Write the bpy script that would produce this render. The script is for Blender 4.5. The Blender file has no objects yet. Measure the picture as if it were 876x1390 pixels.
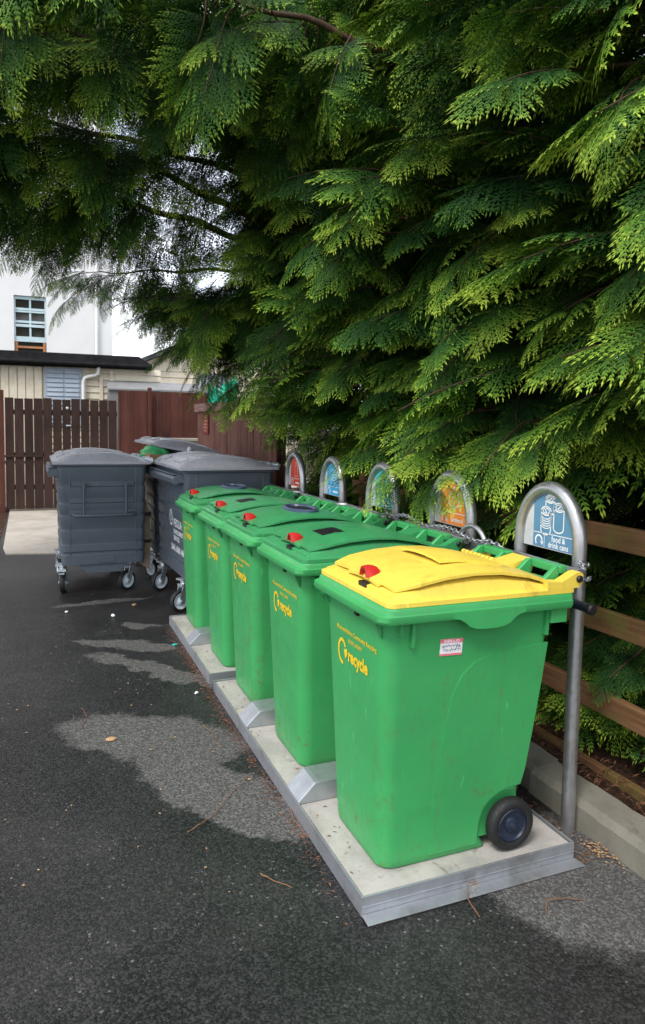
import bpy, bmesh, math, random
import numpy as np
from mathutils import Vector, Matrix
R = math.radians
random.seed(7); rng = np.random.default_rng(11)
scene = bpy.context.scene
COL = scene.collection

# ------------------------------------------------------------------ tagging
def tag(o, label=None, cat=None, group=None, kind=None):
    if label: o['label'] = label
    if cat: o['category'] = cat
    if group: o['group'] = group
    if kind: o['kind'] = kind
    return o

def empty(name, loc, label, cat, group=None, rz=0.0):
    o = bpy.data.objects.new(name, None); COL.objects.link(o)
    o.location = loc; o.rotation_euler = (0, 0, rz); o.empty_display_size = .1
    return tag(o, label, cat, group)

def link(name, me, parent=None, loc=(0, 0, 0), rot=(0, 0, 0)):
    o = bpy.data.objects.new(name, me); COL.objects.link(o)
    if parent: o.parent = parent
    o.location = loc; o.rotation_euler = rot
    return o

# ------------------------------------------------------------------ mesh builder
class MB:
    def __init__(s): s.v = []; s.f = []; s.m = []
    def add(s, vs, fs, mi=0):
        n = len(s.v); s.v += [tuple(p) for p in vs]
        s.f += [tuple(i + n for i in f) for f in fs]; s.m += [mi] * len(fs); return s
    def box(s, a, b, mi=0, M=None):
        x0, y0, z0 = a; x1, y1, z1 = b
        vs = [(x0,y0,z0),(x1,y0,z0),(x1,y1,z0),(x0,y1,z0),(x0,y0,z1),(x1,y0,z1),(x1,y1,z1),(x0,y1,z1)]
        if M is not None: vs = [M @ Vector(p) for p in vs]
        return s.add(vs, [(0,3,2,1),(4,5,6,7),(0,1,5,4),(1,2,6,5),(2,3,7,6),(3,0,4,7)], mi)
    def loft(s, rings, cap0=True, cap1=True, mi=0):
        n = len(rings[0]); vs = [p for r in rings for p in r]; fs = []
        for k in range(len(rings) - 1):
            for i in range(n):
                j = (i + 1) % n
                fs.append((k*n+i, k*n+j, (k+1)*n+j, (k+1)*n+i))
        if cap0: fs.append(tuple(reversed(range(n))))
        if cap1: fs.append(tuple((len(rings)-1)*n + i for i in range(n)))
        return s.add(vs, fs, mi)
    def tube(s, pts, r, n=10, mi=0, cap=True):
        pts = [Vector(p) for p in pts]; rings = []; up = None
        rr = r if isinstance(r, (list, tuple)) else [r] * len(pts)
        for i, p in enumerate(pts):
            t = (pts[min(i+1, len(pts)-1)] - pts[max(i-1, 0)]).normalized()
            if up is None:
                up = Vector((0, 0, 1)) if abs(t.z) < .9 else Vector((1, 0, 0))
            a = t.cross(up).normalized(); up = a.cross(t).normalized()
            rings.append([p + (a*math.cos(q) + up*math.sin(q))*rr[i] for q in [2*math.pi*k/n for k in range(n)]])
        return s.loft(rings, cap, cap, mi)
    def lathe(s, prof, c, axis, n=28, mi=0, closed=False):
        """prof: (radius, along) pairs, closed loop round the axis"""
        ax = Vector(axis).normalized(); a = ax.orthogonal().normalized(); b = ax.cross(a); c = Vector(c)
        rings = [[c + ax*h + (a*math.cos(q)+b*math.sin(q))*r for q in [2*math.pi*k/n for k in range(n)]] for r, h in prof]
        if closed: return s.loft(rings + [rings[0]], False, False, mi)
        return s.loft(rings, True, True, mi)
    def prism(s, poly, fn, d0, d1, mi=0):
        """poly of (u,v); fn(u,v,d)->xyz"""
        n = len(poly)
        vs = [fn(u, v, d0) for u, v in poly] + [fn(u, v, d1) for u, v in poly]
        fs = [tuple(reversed(range(n))), tuple(range(n, 2*n))] + [(i, (i+1) % n, n+(i+1) % n, n+i) for i in range(n)]
        return s.add(vs, fs, mi)
    def ribbon(s, pts, w, fn, d=0.0, mi=0, closed=False):
        P = [Vector(p) for p in pts]; n = len(P); L = []; Rr = []
        for i in range(n):
            a = P[(i-1) % n] if closed or i > 0 else P[i]; b = P[(i+1) % n] if closed or i < n-1 else P[i]
            t = (b - a); t = t.normalized() if t.length > 1e-9 else Vector((1, 0)); nn = Vector((-t.y, t.x))
            L.append(P[i] + nn*w/2); Rr.append(P[i] - nn*w/2)
        vs = [fn(p.x, p.y, d) for p in L] + [fn(p.x, p.y, d) for p in Rr]
        m = n if closed else n-1
        return s.add(vs, [(i, n+i, n+(i+1) % n, (i+1) % n) for i in range(m)], mi)
    def mesh(s, name, mats, smooth=None):
        me = bpy.data.meshes.new(name); me.from_pydata(s.v, [], s.f); me.validate()
        for m in (mats if isinstance(mats, (list, tuple)) else [mats]): me.materials.append(m)
        if len(s.m) == len(me.polygons): me.polygons.foreach_set('material_index', s.m)
        bm = bmesh.new(); bm.from_mesh(me); bmesh.ops.recalc_face_normals(bm, faces=bm.faces); bm.to_mesh(me); bm.free()
        if smooth:
            me.shade_smooth(); me.set_sharp_from_angle(angle=R(smooth))
        return me
    def obj(s, name, mats, parent=None, smooth=None, bevel=0, loc=(0,0,0), rot=(0,0,0), seg=2):
        o = link(name, s.mesh(name, mats, smooth), parent, loc, rot)
        if bevel: bev(o, bevel, seg)
        return o

def bev(o, w, seg=2):
    b = o.modifiers.new('bevel', 'BEVEL'); b.width = w; b.segments = seg; b.limit_method = 'ANGLE'; b.angle_limit = R(35)
    b.harden_normals = False
    return o

def rrect(x0, x1, y0, y1, r, z, k=5):
    out = []; rs = r if isinstance(r, (list, tuple)) else [r]*4
    cs = [(x0, y0, 180), (x1, y0, 270), (x1, y1, 0), (x0, y1, 90)]
    for (cx, cy, a0), q in zip(cs, rs):
        px = cx + q if cx == x0 else cx - q; py = cy + q if cy == y0 else cy - q
        for i in range(k + 1):
            a = R(a0 + 90*i/k); out.append((px + q*math.cos(a), py + q*math.sin(a), z))
    return out

def text_mb(mb, s, size, fn, d=0.0, align='LEFT', off=0.0, sx=1.0, shear=0.0, mi=0, space=1.0):
    cu = bpy.data.curves.new('t', 'FONT'); cu.body = s; cu.size = size; cu.align_x = align; cu.offset = off; cu.shear = shear
    cu.space_character = space; cu.resolution_u = 3
    o = bpy.data.objects.new('t', cu); COL.objects.link(o)
    me = bpy.data.meshes.new_from_object(o.evaluated_get(bpy.context.evaluated_depsgraph_get()))
    mb.add([fn(v.co.x*sx, v.co.y, d) for v in me.vertices], [tuple(p.vertices) for p in me.polygons], mi)
    bpy.data.objects.remove(o); bpy.data.curves.remove(cu); bpy.data.meshes.remove(me)
    return mb

# ------------------------------------------------------------------ materials
class NT:
    def __init__(s, name):
        s.m = bpy.data.materials.new(name); s.m.use_nodes = True; s.t = s.m.node_tree; s.n = s.t.nodes; s.l = s.t.links
        s.b = s.n['Principled BSDF']; s.out = s.n['Material Output']
        s.co = s.n.new('ShaderNodeTexCoord').outputs['Object']
    def node(s, typ, **kw):
        n = s.n.new(typ)
        for k, v in kw.items():
            if hasattr(n, k): setattr(n, k, v)
        return n
    def set(s, sock, v):
        if hasattr(v, 'is_linked') or isinstance(v, bpy.types.NodeSocket): s.l.new(v, sock)
        else: sock.default_value = v
    def noise(s, scale, detail=4, rough=.55, co=None, dist=0.0):
        n = s.n.new('ShaderNodeTexNoise'); n.inputs['Scale'].default_value = scale; n.inputs['Detail'].default_value = detail
        n.inputs['Roughness'].default_value = rough; n.inputs['Distortion'].default_value = dist
        s.l.new(co or s.co, n.inputs['Vector']); return n.outputs['Fac']
    def scaled(s, v):
        m = s.n.new('ShaderNodeMapping'); m.inputs['Scale'].default_value = v; s.l.new(s.co, m.inputs['Vector']); return m.outputs['Vector']
    def ramp(s, fac, stops):
        r = s.n.new('ShaderNodeValToRGB'); e = r.color_ramp.elements
        while len(e) < len(stops): e.new(.5)
        for q, (p, c) in zip(e, stops):
            q.position = p; q.color = (*c, 1) if isinstance(c, tuple) else (c, c, c, 1)
        s.l.new(fac, r.inputs['Fac']); return r.outputs['Color']
    def mix(s, fac, a, b, mode='MIX'):
        m = s.n.new('ShaderNodeMix'); m.data_type = 'RGBA'; m.blend_type = mode
        s.set(m.inputs[0], fac)
        for i, q in ((6, a), (7, b)): s.set(m.inputs[i], (*q, 1) if isinstance(q, tuple) and len(q) == 3 else q)
        return m.outputs[2]
    def math(s, op, a, b=0.0, clamp=False):
        m = s.n.new('ShaderNodeMath'); m.operation = op; m.use_clamp = clamp; s.set(m.inputs[0], a); s.set(m.inputs[1], b); return m.outputs[0]
    def mapr(s, v, a, b, c=0.0, d=1.0, smooth=True):
        m = s.n.new('ShaderNodeMapRange'); m.interpolation_type = 'SMOOTHSTEP' if smooth else 'LINEAR'
        s.set(m.inputs[0], v)
        for i, q in zip((1, 2, 3, 4), (a, b, c, d)): m.inputs[i].default_value = q
        return m.outputs[0]
    def bump(s, h, strength=.3, dist=.01, normal=None):
        b = s.n.new('ShaderNodeBump'); b.inputs['Strength'].default_value = strength; b.inputs['Distance'].default_value = dist
        s.l.new(h, b.inputs['Height'])
        if normal: s.l.new(normal, b.inputs['Normal'])
        s.l.new(b.outputs['Normal'], s.b.inputs['Normal']); return b.outputs['Normal']
    def fin(s, color=None, rough=None, metal=None, spec=None):
        for k, v in (('Base Color', color), ('Roughness', rough), ('Metallic', metal), ('Specular IOR Level', spec)):
            if v is None: continue
            s.set(s.b.inputs[k], (*v, 1) if isinstance(v, tuple) and len(v) == 3 else v)
        return s.m

def plastic(name, c, dirt=(.16, .13, .08), amount=.35, rough=.42, scuff=None, low=True):
    t = NT(name)
    oi = t.node('ShaderNodeObjectInfo'); va = t.node('ShaderNodeVectorMath', operation='MULTIPLY_ADD'); t.l.new(oi.outputs['Random'], va.inputs[0]); va.inputs[1].default_value = (17, 31, 0); t.l.new(t.co, va.inputs[2]); raw = t.co; t.co = va.outputs[0]
    big = t.noise(2.3, 5, .6); fine = t.noise(38, 5, .65)
    col = t.mix(t.mapr(big, .35, .75), c, tuple(q*.86 for q in c))
    d = t.math('MULTIPLY', t.mapr(t.noise(4.5, 8, .72, dist=.8), .52, .73), t.mapr(fine, .38, .62))
    if low:
        sep = t.node('ShaderNodeSeparateXYZ'); t.l.new(t.co, sep.inputs[0])
        g = t.mapr(sep.outputs['Z'], .02, .6, 1.6, .40)
        d = t.math('MULTIPLY', d, g)
    col = t.mix(t.math('MULTIPLY', d, amount), col, dirt)
    dr = t.noise(5, 6, .7, co=t.scaled((7, 7, .8))); col = t.mix(t.math('MULTIPLY', t.math('MULTIPLY', t.mapr(dr, .52, .72), t.mapr(fine, .3, .7)), amount*.55), col, dirt)
    sc = t.noise(16, 3, .5, co=t.scaled((1, 1, .22)), dist=1.5); col = t.mix(t.math('MULTIPLY', t.mapr(sc, .695, .72), .30), col, tuple(min(1, q*1.8+.06) for q in c))
    if scuff:
        st = t.noise(9, 6, .7, co=t.scaled((9, 9, 1.2)))
        col = t.mix(t.math('MULTIPLY', t.mapr(st, .63, .78), .35), col, scuff)
    r = t.mapr(t.noise(14, 6, .7), .3, .75, rough-.09, rough+.17)
    t.bump(t.noise(260, 2, .5), .08, .002)
    return t.fin(col, r, 0.0, .45)

GREEN = plastic('green_plastic', (.047, .345, .103), (.125, .10, .05), .72, .38, (.12, .36, .17))
GREEN_LID = plastic('green_lid_plastic', (.044, .300, .104), (.10, .12, .07), .75, .36, (.13, .33, .2), low=False)
YELLOW = plastic('yellow_lid_plastic', (.86, .63, .085), (.30, .19, .04), .75, .42, (.62, .42, .05), low=False)
GREY = plastic('slate_grey_plastic', (.094, .116, .143), (.13, .12, .10), .35, .40, (.13, .15, .18))
GREY_LID = plastic('grey_lid_plastic', (.42, .42, .465), (.30, .30, .31), .25, .30, (.46, .46, .50), low=False)  # paler than the real grey: sky reflection put into the base colour

def simple(name, c, rough=.5, metal=0.0, var=.2, scale=12, bump=0.0, spec=.5):
    t = NT(name); n = t.noise(scale, 6, .65)
    col = t.mix(t.mapr(n, .3, .75), tuple(q*(1+var) for q in c), tuple(q*(1-var) for q in c))
    if bump: t.bump(t.noise(scale*8, 4, .6), bump, .004)
    return t.fin(col, t.mapr(t.noise(scale*2.3, 4, .6), .3, .7, max(.05, rough-.1), rough+.1), metal, spec)

t = NT('galvanised_steel')
_n = t.noise(9, 6, .65); _c = t.mix(t.mapr(_n, .3, .75), (.49, .51, .54), (.34, .36, .39))
_r = t.math('MULTIPLY', t.mapr(t.noise(5.5, 8, .75, dist=.6), .58, .70), t.mapr(t.noise(40, 5, .7), .40, .6))
_c = t.mix(t.math('MULTIPLY', _r, .8), _c, (.17, .095, .05)); _d = t.mapr(t.noise(3.1, 7, .7), .48, .68)
_c = t.mix(t.math('MULTIPLY', _d, .55), _c, (.17, .165, .15))
GALV = t.fin(_c, t.mapr(_n, .3, .7, .36, .56), t.mapr(_r, 0, .6, .72, .1), .5)
STEEL = simple('brushed_steel_tube', (.44, .44, .45), .38, .85, .12, 16)
ZINC = simple('zinc_plate', (.62, .66, .70), .33, .8, .15, 22)
WHEELRIM = simple('blue_white_wheel_disc', (.62, .70, .76), .4, 0, .12, 18)
RUBBER = simple('black_rubber', (.012, .012, .013), .65, 0, .3, 40, .15)
DARKPLAST = simple('navy_black_plastic', (.016, .02, .032), .38, 0, .25, 20)
HUBP = simple('navy_wheel_hub_plastic', (.017, .025, .045), .34, 0, .2, 20)
BLACK = simple('black_plastic', (.008, .008, .009), .5, 0, .2, 30)
RED = simple('red_lock_plastic', (.50, .022, .018), .33, 0, .15, 30)
YTEXT = simple('yellow_print', (.80, .55, .02), .5, 0, .08, 60)
WTEXT = simple('white_print', (.78, .80, .82), .5, 0, .06, 60)
GREYPL = simple('pale_grey_plate', (.50, .51, .52), .45, 0, .1, 14)
NAVY = simple('navy_ring_plastic', (.05, .075, .13), .3, 0, .2, 20)
SIGNS = {k: simple(k + '_sign_print', c, .42, 0, .06, 10) for k, c in
         dict(blue=(.095, .235, .375), orange=(.82, .25, .035), teal=(.05, .44, .47), sky=(.03, .36, .68), red=(.76, .07, .03)).items()}

def concrete(name, c, dark, s=5.0):
    t = NT(name); a = t.noise(s, 8, .65); b = t.noise(s*14, 6, .7)
    col = t.mix(t.mapr(a, .35, .7), c, tuple(q*.72 for q in c))
    col = t.mix(t.math('MULTIPLY', t.mapr(t.noise(s*1.7, 8, .75, dist=1.), .55, .72), .75), col, dark)
    col = t.mix(t.math('MULTIPLY', t.mapr(b, .58, .72), .55), col, tuple(q*.5 for q in c))
    t.bump(b, .35, .004)
    return t.fin(col, .88, 0, .3)
SLAB = concrete('pale_concrete_slab', (.45, .42, .39), (.17, .16, .135), 5.5)
KERB = concrete('weathered_kerb_concrete', (.215, .20, .165), (.07, .075, .042), 5)
PATHM = concrete('path_concrete', (.46, .41, .35), (.28, .24, .19), 1.6)
STONE = concrete('beige_stone', (.34, .30, .24), (.18, .16, .13), 4)

def wood(name, c, c2, axis=(1, 18, 18), moss=None, planks=None):
    t = NT(name); g = t.noise(3.0, 7, .65, co=t.scaled(axis)); k = t.noise(1.6, 4, .6)
    col = t.mix(t.mapr(g, .3, .72), c, c2)
    col = t.mix(t.math('MULTIPLY', t.mapr(k, .45, .7), .6), col, tuple(q*.62 for q in c))
    if planks:
        sep = t.node('ShaderNodeSeparateXYZ'); t.l.new(t.co, sep.inputs[0])
        fl = t.math('FLOOR', t.math('DIVIDE', sep.outputs[planks[0]], planks[1]))
        w = t.node('ShaderNodeTexWhiteNoise', noise_dimensions='1D'); t.l.new(fl, w.inputs['W'])
        col = t.mix(t.mapr(w.outputs['Value'], 0, 1, 0, .45, False), col, tuple(q*.55 for q in c))
    if moss:
        col = t.mix(t.math('MULTIPLY', t.mapr(t.noise(3.3, 8, .7), .47, .66), .85), col, moss)
    t.bump(g, .35, .004)
    return t.fin(col, .78, 0, .25)
FENCE_DARK = wood('dark_brown_stained_wood', (.032, .017, .013), (.066, .034, .026), (16, 16, 1), planks=('X', .1625))
FENCE_RED = wood('red_brown_stained_wood', (.085, .026, .018), (.125, .044, .032), (16, 16, 1), planks=('X', .1))
FENCE_WORN = wood('worn_red_brown_boards', (.155, .058, .045), (.28, .145, .115), (16, 16, 1.2), planks=('Y', .14))
CAPWOOD = wood('weathered_cap_rail', (.17, .075, .06), (.33, .23, .20), (16, 1, 16))
RAILWOOD = wood('mossy_fence_rail', (.145, .064, .028), (.225, .125, .06), (16, 1, 16), moss=(.13, .115, .03))
BARK = wood('reddish_brown_bark', (.055, .032, .02), (.11, .065, .04), (14, 14, 2))
TWIGM = simple('dead_brown_twig', (.20, .095, .05), .8, 0, .3, 30)

def render_wall(name, c):
    t = NT(name); n = t.noise(1.1, 6, .6)
    col = t.mix(t.mapr(n, .4, .7), c, tuple(q*.93 for q in c)); t.bump(t.noise(60, 5, .6), .25, .004)
    return t.fin(col, .9, 0, .2)
WHITEWALL = render_wall('white_painted_render', (.70, .70, .695))
def siding(name, c, pitch, ax='Z', dark=.55):
    t = NT(name); sep = t.node('ShaderNodeSeparateXYZ'); t.l.new(t.co, sep.inputs[0])
    n = t.noise(2.5, 7, .7)
    col = t.mix(t.mapr(n, .42, .72), c, tuple(q*s for q, s in zip(c, (.8, .74, .66))))
    return t.fin(col, .75, 0, .3)
CREAM = siding('cream_painted_boards', (.74, .67, .54), .14)
BLUEGREY = simple('blue_grey_louvre_paint', (.33, .38, .45), .6, 0, .12, 3)
PALEBLUE = simple('pale_blue_window_paint', (.46, .58, .62), .5, 0, .08, 6)
ORANGEWOOD = simple('varnished_timber', (.36, .15, .06), .5, 0, .2, 8)
FELT = simple('black_roof_felt', (.009, .009, .010), .8, 0, .4, 5, .3, .15)
SLATE = simple('dark_slate_roof', (.055, .06, .07), .6, 0, .3, 6, .3)
GREYROOF = simple('grey_lean_to_sheet', (.21, .21, .215), .7, 0, .12, 4, .15)
WHITEPAINT = simple('white_gloss_paint', (.76, .76, .74), .4, 0, .08, 6)
t = NT('dark_window_glass'); GLASS = t.fin((.03, .028, .026), .06, 0, .6)
TARP = simple('turquoise_green_sheet', (.02, .55, .36), .4, 0, .2, 5)
t = NT('green_bag_film'); t.bump(t.noise(30, 5, .6), .9, .02); GREENBAG = t.fin((.07, .48, .17), .3, 0, .5)
t = NT('black_bag_film'); t.bump(t.noise(22, 5, .65), 1.0, .03); BLACKBAG = t.fin((.012, .013, .016), .25, 0, .6)
CARD = simple('brown_cardboard', (.36, .20, .10), .8, 0, .2, 9, .2)
TAN = simple('tan_lit_front', (.37, .29, .21), .8, 0, .22, 7, .2)  # colour of light on the back dumpster's front, used on the added piece
PINK = simple('pink_label_paper', (.80, .17, .22), .6, 0, .06, 40)
PAPER = simple('white_label_paper', (.80, .80, .82), .6, 0, .05, 40)
INK = simple('blue_black_ink', (.03, .03, .07), .6, 0, .1, 40)
PLAQUE = simple('red_plaque_paint', (.26, .035, .03), .5, 0, .1, 12)
GOLD = simple('cream_plaque_print', (.52, .36, .22), .5, 0, .1, 30)
LITTER = simple('rust_brown_needles', (.165, .072, .036), .85, 0, .45, 25)
LEAFDRY = simple('pale_dry_leaf', (.40, .24, .12), .8, 0, .3, 25)

def asphalt():
    t = NT('wet_and_dry_asphalt')
    g1 = t.node('ShaderNodeTexVoronoi'); g1.inputs['Scale'].default_value = 135; t.l.new(t.co, g1.inputs['Vector'])
    agg = g1.outputs['Distance']; cell = t.node('ShaderNodeSeparateColor'); t.l.new(g1.outputs['Color'], cell.inputs[0])
    n1 = t.noise(420, 3, .6); n2 = t.noise(2.2, 7, .65); n3 = t.noise(11, 6, .7)
    # dry islands: distorted ellipses on the ground
    nz = t.node('ShaderNodeTexNoise'); nz.inputs['Scale'].default_value = 3.2; nz.inputs['Detail'].default_value = 6; nz.inputs['Roughness'].default_value = .62
    t.l.new(t.co, nz.inputs['Vector'])
    vs = t.node('ShaderNodeVectorMath', operation='SUBTRACT'); t.l.new(nz.outputs['Color'], vs.inputs[0]); vs.inputs[1].default_value = (.5, .5, .5)
    vm = t.node('ShaderNodeVectorMath', operation='SCALE'); t.l.new(vs.outputs[0], vm.inputs[0]); vm.inputs['Scale'].default_value = .42
    va = t.node('ShaderNodeVectorMath', operation='ADD'); t.l.new(t.co, va.inputs[0]); t.l.new(vm.outputs[0], va.inputs[1])
    best = None
    E = [(-.62, 1.68, -.62, .54, .27), (-.42, 1.02, -1.05, .60, .20), (-.55, 3.36, -.6, .40, .14), (-.45, 2.72, -.90, .66, .10),
         (-.37, 3.86, -.4, .17, .06), (.86, -.16, -.75, .62, .42), (-2.9, 2.6, .5, .9, .5), (-2.2, -.3, 1.0, .8, .35), (-.62, 4.75, .1, .42, .07)]
    for cx, cy, a, ra, rb in E:
        m = t.node('ShaderNodeMapping', vector_type='TEXTURE'); m.inputs['Location'].default_value = (cx, cy, 0); m.inputs['Rotation'].default_value = (0, 0, a)
        m.inputs['Scale'].default_value = (ra, rb, 1e3); t.l.new(va.outputs[0], m.inputs['Vector'])
        ln = t.node('ShaderNodeVectorMath', operation='LENGTH'); t.l.new(m.outputs[0], ln.inputs[0])
        best = ln.outputs['Value'] if best is None else t.math('MINIMUM', best, ln.outputs['Value'])
    best = t.math('ADD', best, t.math('MULTIPLY', t.math('SUBTRACT', t.noise(34, 5, .7), .5), .34))
    dry = t.mapr(best, .86, 1.08, 1.0, 0.0)
    sep = t.node('ShaderNodeSeparateXYZ'); t.l.new(t.co, sep.inputs[0])
    far = t.mapr(sep.outputs['Y'], 4.6, 7.5)
    dry = t.math('MAXIMUM', dry, t.math('MULTIPLY', far, .45))  # far yard paler for sky reflection, painted through the dry colour
    dry = t.math('ADD', dry, t.math('MULTIPLY', t.mapr(n2, .5, .75), .18), True)
    cg = t.math('POWER', cell.outputs[0], 1.8)
    wet = t.mix(cg, (.0040, .0041, .0043), (.040, .039, .039))
    drc = t.mix(cg, (.056, .0535, .052), (.170, .163, .157))
    col = t.mix(dry, wet, drc)
    col = t.mix(t.math('MULTIPLY', t.mapr(n1, .62, .72), .35), col, (.22, .21, .20))
    col = t.mix(t.math('MULTIPLY', t.math('MULTIPLY', t.mapr(cell.outputs[1], .982, .995), t.mapr(n2, .42, .6)), .6), col, (.26, .25, .24))
    col = t.mix(t.math('MULTIPLY', t.mapr(n3, .60, .75), .35), col, (.06, .052, .036))
    st = t.noise(.9, 8, .7)
    col = t.mix(t.mapr(st, .38, .66, 0, .38), col, t.mix(.5, col, (.075, .072, .068)))
    rough = t.math('ADD', t.mapr(dry, 0, 1, .40, .92), t.mapr(n1, .3, .7, -.05, .08))
    h = t.math('ADD', t.math('MULTIPLY', agg, -1.0), t.math('MULTIPLY', n1, .4))
    t.bump(h, .38, .005)
    return t.fin(col, rough, 0, t.mapr(dry, 0, 1, .30, .15))
ASPHALT = asphalt()
def soil():
    t = NT('needle_strewn_soil'); a = t.noise(30, 8, .7); b = t.noise(90, 5, .7, co=t.scaled((1, .35, 1)))
    col = t.mix(t.mapr(a, .35, .7), (.024, .014, .009), (.085, .042, .024)); col = t.mix(t.math('MULTIPLY', t.mapr(b, .55, .7), .7), col, (.16, .075, .038))
    t.bump(t.math('ADD', a, b), .8, .02); return t.fin(col, .95, 0, .2)
SOIL = soil()

def leafmat():
    t = NT('cypress_spray_green')
    at = t.node('ShaderNodeAttribute', attribute_name='tip'); hu = t.node('ShaderNodeAttribute', attribute_name='hue')
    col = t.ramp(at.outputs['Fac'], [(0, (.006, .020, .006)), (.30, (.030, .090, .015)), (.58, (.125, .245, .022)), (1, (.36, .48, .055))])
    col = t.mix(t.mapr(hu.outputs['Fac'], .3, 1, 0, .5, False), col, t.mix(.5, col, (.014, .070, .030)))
    t.fin(col, .62, 0, .14)
    tr = t.node('ShaderNodeBsdfTranslucent'); t.l.new(col, tr.inputs['Color'])
    ms = t.node('ShaderNodeMixShader'); ms.inputs[0].default_value = .12
    t.l.new(t.b.outputs[0], ms.inputs[1]); t.l.new(tr.outputs[0], ms.inputs[2]); t.l.new(ms.outputs[0], t.out.inputs['Surface'])
    return t.m
LEAF = leafmat()

# ------------------------------------------------------------------ ground
def sheet(name, x0, x1, y0, y1, z, m, lab=None, kind='structure', n=1):
    mb = MB(); mb.add([(x0,y0,z),(x1,y0,z),(x1,y1,z),(x0,y1,z)], [(0,1,2,3)]); o = mb.obj(name, m)
    return tag(o, lab, None, None, kind)
sheet('ground', -150, 150, -150, 250, 0, ASPHALT, 'dark damp asphalt yard with pale dry patches')
# concrete path before the gate, with a rounded near edge
mb = MB(); pts = [(-1.66, 12.6), (-1.60, 8.0), (-1.55, 7.55), (-1.0, 7.42), (.2, 7.2), (.75, 7.25), (1.0, 7.5), (1.04, 12.6)]
mb.prism(pts, lambda u, v, d: (u, v, d), -.02, .02); tag(mb.obj('path', PATHM, bevel=.008), 'sandy concrete path running to the brown gate', None, None, 'structure')
mb = MB(); N = 40
for i in range(N):
    for j in range(8):
        pass
sheet('soil_verge', -9, -1.67, 7.7, 12.6, .004, SOIL, 'brown leafy earth beside the concrete path')
# bed behind the kerb, gently uneven
nx, ny = 14, 60; vs = []; fs = []
for j in range(ny+1):
    for i in range(nx+1):
        x = 1.085 + (i/nx)**1.6*16; y = -14 + 34*j/ny
        vs.append((x, y, .085 + .03*math.sin(3*x+1.3*y)*min(1, (x-1.085)*3) + .02*math.sin(7*y+2*x)*min(1, (x-1.085)*3)))
for j in range(ny):
    for i in range(nx): fs.append((j*(nx+1)+i, j*(nx+1)+i+1, (j+1)*(nx+1)+i+1, (j+1)*(nx+1)+i))
mb = MB(); mb.add(vs, fs); tag(mb.obj('soil', SOIL, smooth=80), 'bare needle covered earth under the conifers', None, None, 'structure')
# kerb stones
mb = MB(); y = -4.02
while y < 8.8:
    L = .905; dx = random.uniform(-.006, .006); dz = random.uniform(-.006, .006)
    prof = [(.925+dx, -.03), (.932+dx, .095+dz), (.958+dx, .125+dz), (1.088+dx, .128+dz), (1.088+dx, -.03)]
    yy = [y+.004, y+L-.004]
    n = 14; rings = []
    for i in range(n+1):
        q = yy[0] + (yy[1]-yy[0])*i/n; j = lambda a: random.uniform(-a, a)
        chipd = random.choice([0, 0, 0, .006, .012])
        rings.append([(.925+dx, q, -.03), (.932+dx+j(.002), q, .095+dz+j(.003)), (.958+dx+chipd, q, .123+dz-chipd*.6+j(.003)), (1.088+dx, q, .127+dz+j(.003)), (1.088+dx, q, -.03)])
    mb.loft(rings); y += L
tag(mb.obj('kerb', KERB, smooth=28), 'weathered concrete kerb below the rail fence', None, None, 'structure')

# ------------------------------------------------------------------ bins
ZT = .069
CACHE = {}
def part(key, name, parent, build, mats, smooth=35, bevel=0, loc=(0,0,0), rot=(0,0,0), lab=None):
    if key not in CACHE:
        mb = MB(); build(mb); CACHE[key] = mb.mesh(name, mats, smooth)
    o = link(name, CACHE[key], parent, loc, rot)
    if bevel: bev(o, bevel)
    if lab: o['label'] = lab
    return o
WY = .654
def yin(z): return .113 - .062*z/.95
def xfr(z): return -.047 - .034*z/.95
def xbk(z):
    if z < .225: return .495 - math.sqrt(max(0, .122**2 - (z-.103)**2)) if z < .2249 else .495
    return .548 + .088*(z-.225)/.725
def b_body(mb):
    rings = []
    for z in (0, .012, .04, .07, .1, .13, .16, .18, .197, .21, .2248, .2251, .3, .5, .7, .9, .955):
        a = yin(z); ins = .012 if z == 0 else (.003 if z == .012 else 0)
        rings.append(rrect(xfr(z)+ins, xbk(z)-ins, a+ins, WY-a-ins, [.062, .03, .03, .062], z, 6))
    mb.loft(rings, True, True)
    mb.box((.345, .118, .05), (.545, WY-.118, .235))
    for sgn in (0, 1):   # raised rear panel on both flanks
        def fn(u, v, d, sgn=sgn):
            y_ = yin(v) - d; return (u, y_ if not sgn else WY - y_, v)
        poly = [(.150, .03), (.158, .2), (.172, .4), (.190, .55), (.212, .655), (.245, .72), (.30, .765), (.37, .788), (.62, .805), (.602, .62), (.582, .45), (.562, .3),
                (.546, .240), (.50, .238), (.455, .228), (.41, .205), (.378, .17), (.364, .12), (.360, .03)]
        mb.prism(poly, fn, -.006, .0035)
        for x, z0, z1, w in ((-.03, .895, .955, .012), (.018, .85, .955, .013), (.592, .84, .955, .014)):   # ribs under the rim
            mb.prism([(x, z0), (x+w, z0), (x+w, z1), (x, z1)], fn, -.004, .018)
    for y in (.085, .545):   # gussets under the front lip
        mb.add([(-.112, y, .955), (-.076, y, .955), (-.076, y, .88), (-.112, y+.016, .955), (-.076, y+.016, .955), (-.076, y+.016, .88)],
               [(0,1,2),(3,5,4),(0,2,5,3),(1,4,5,2),(0,3,4,1)])
    mb.box((.60, .02, .89), (.672, WY-.02, .953))
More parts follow.
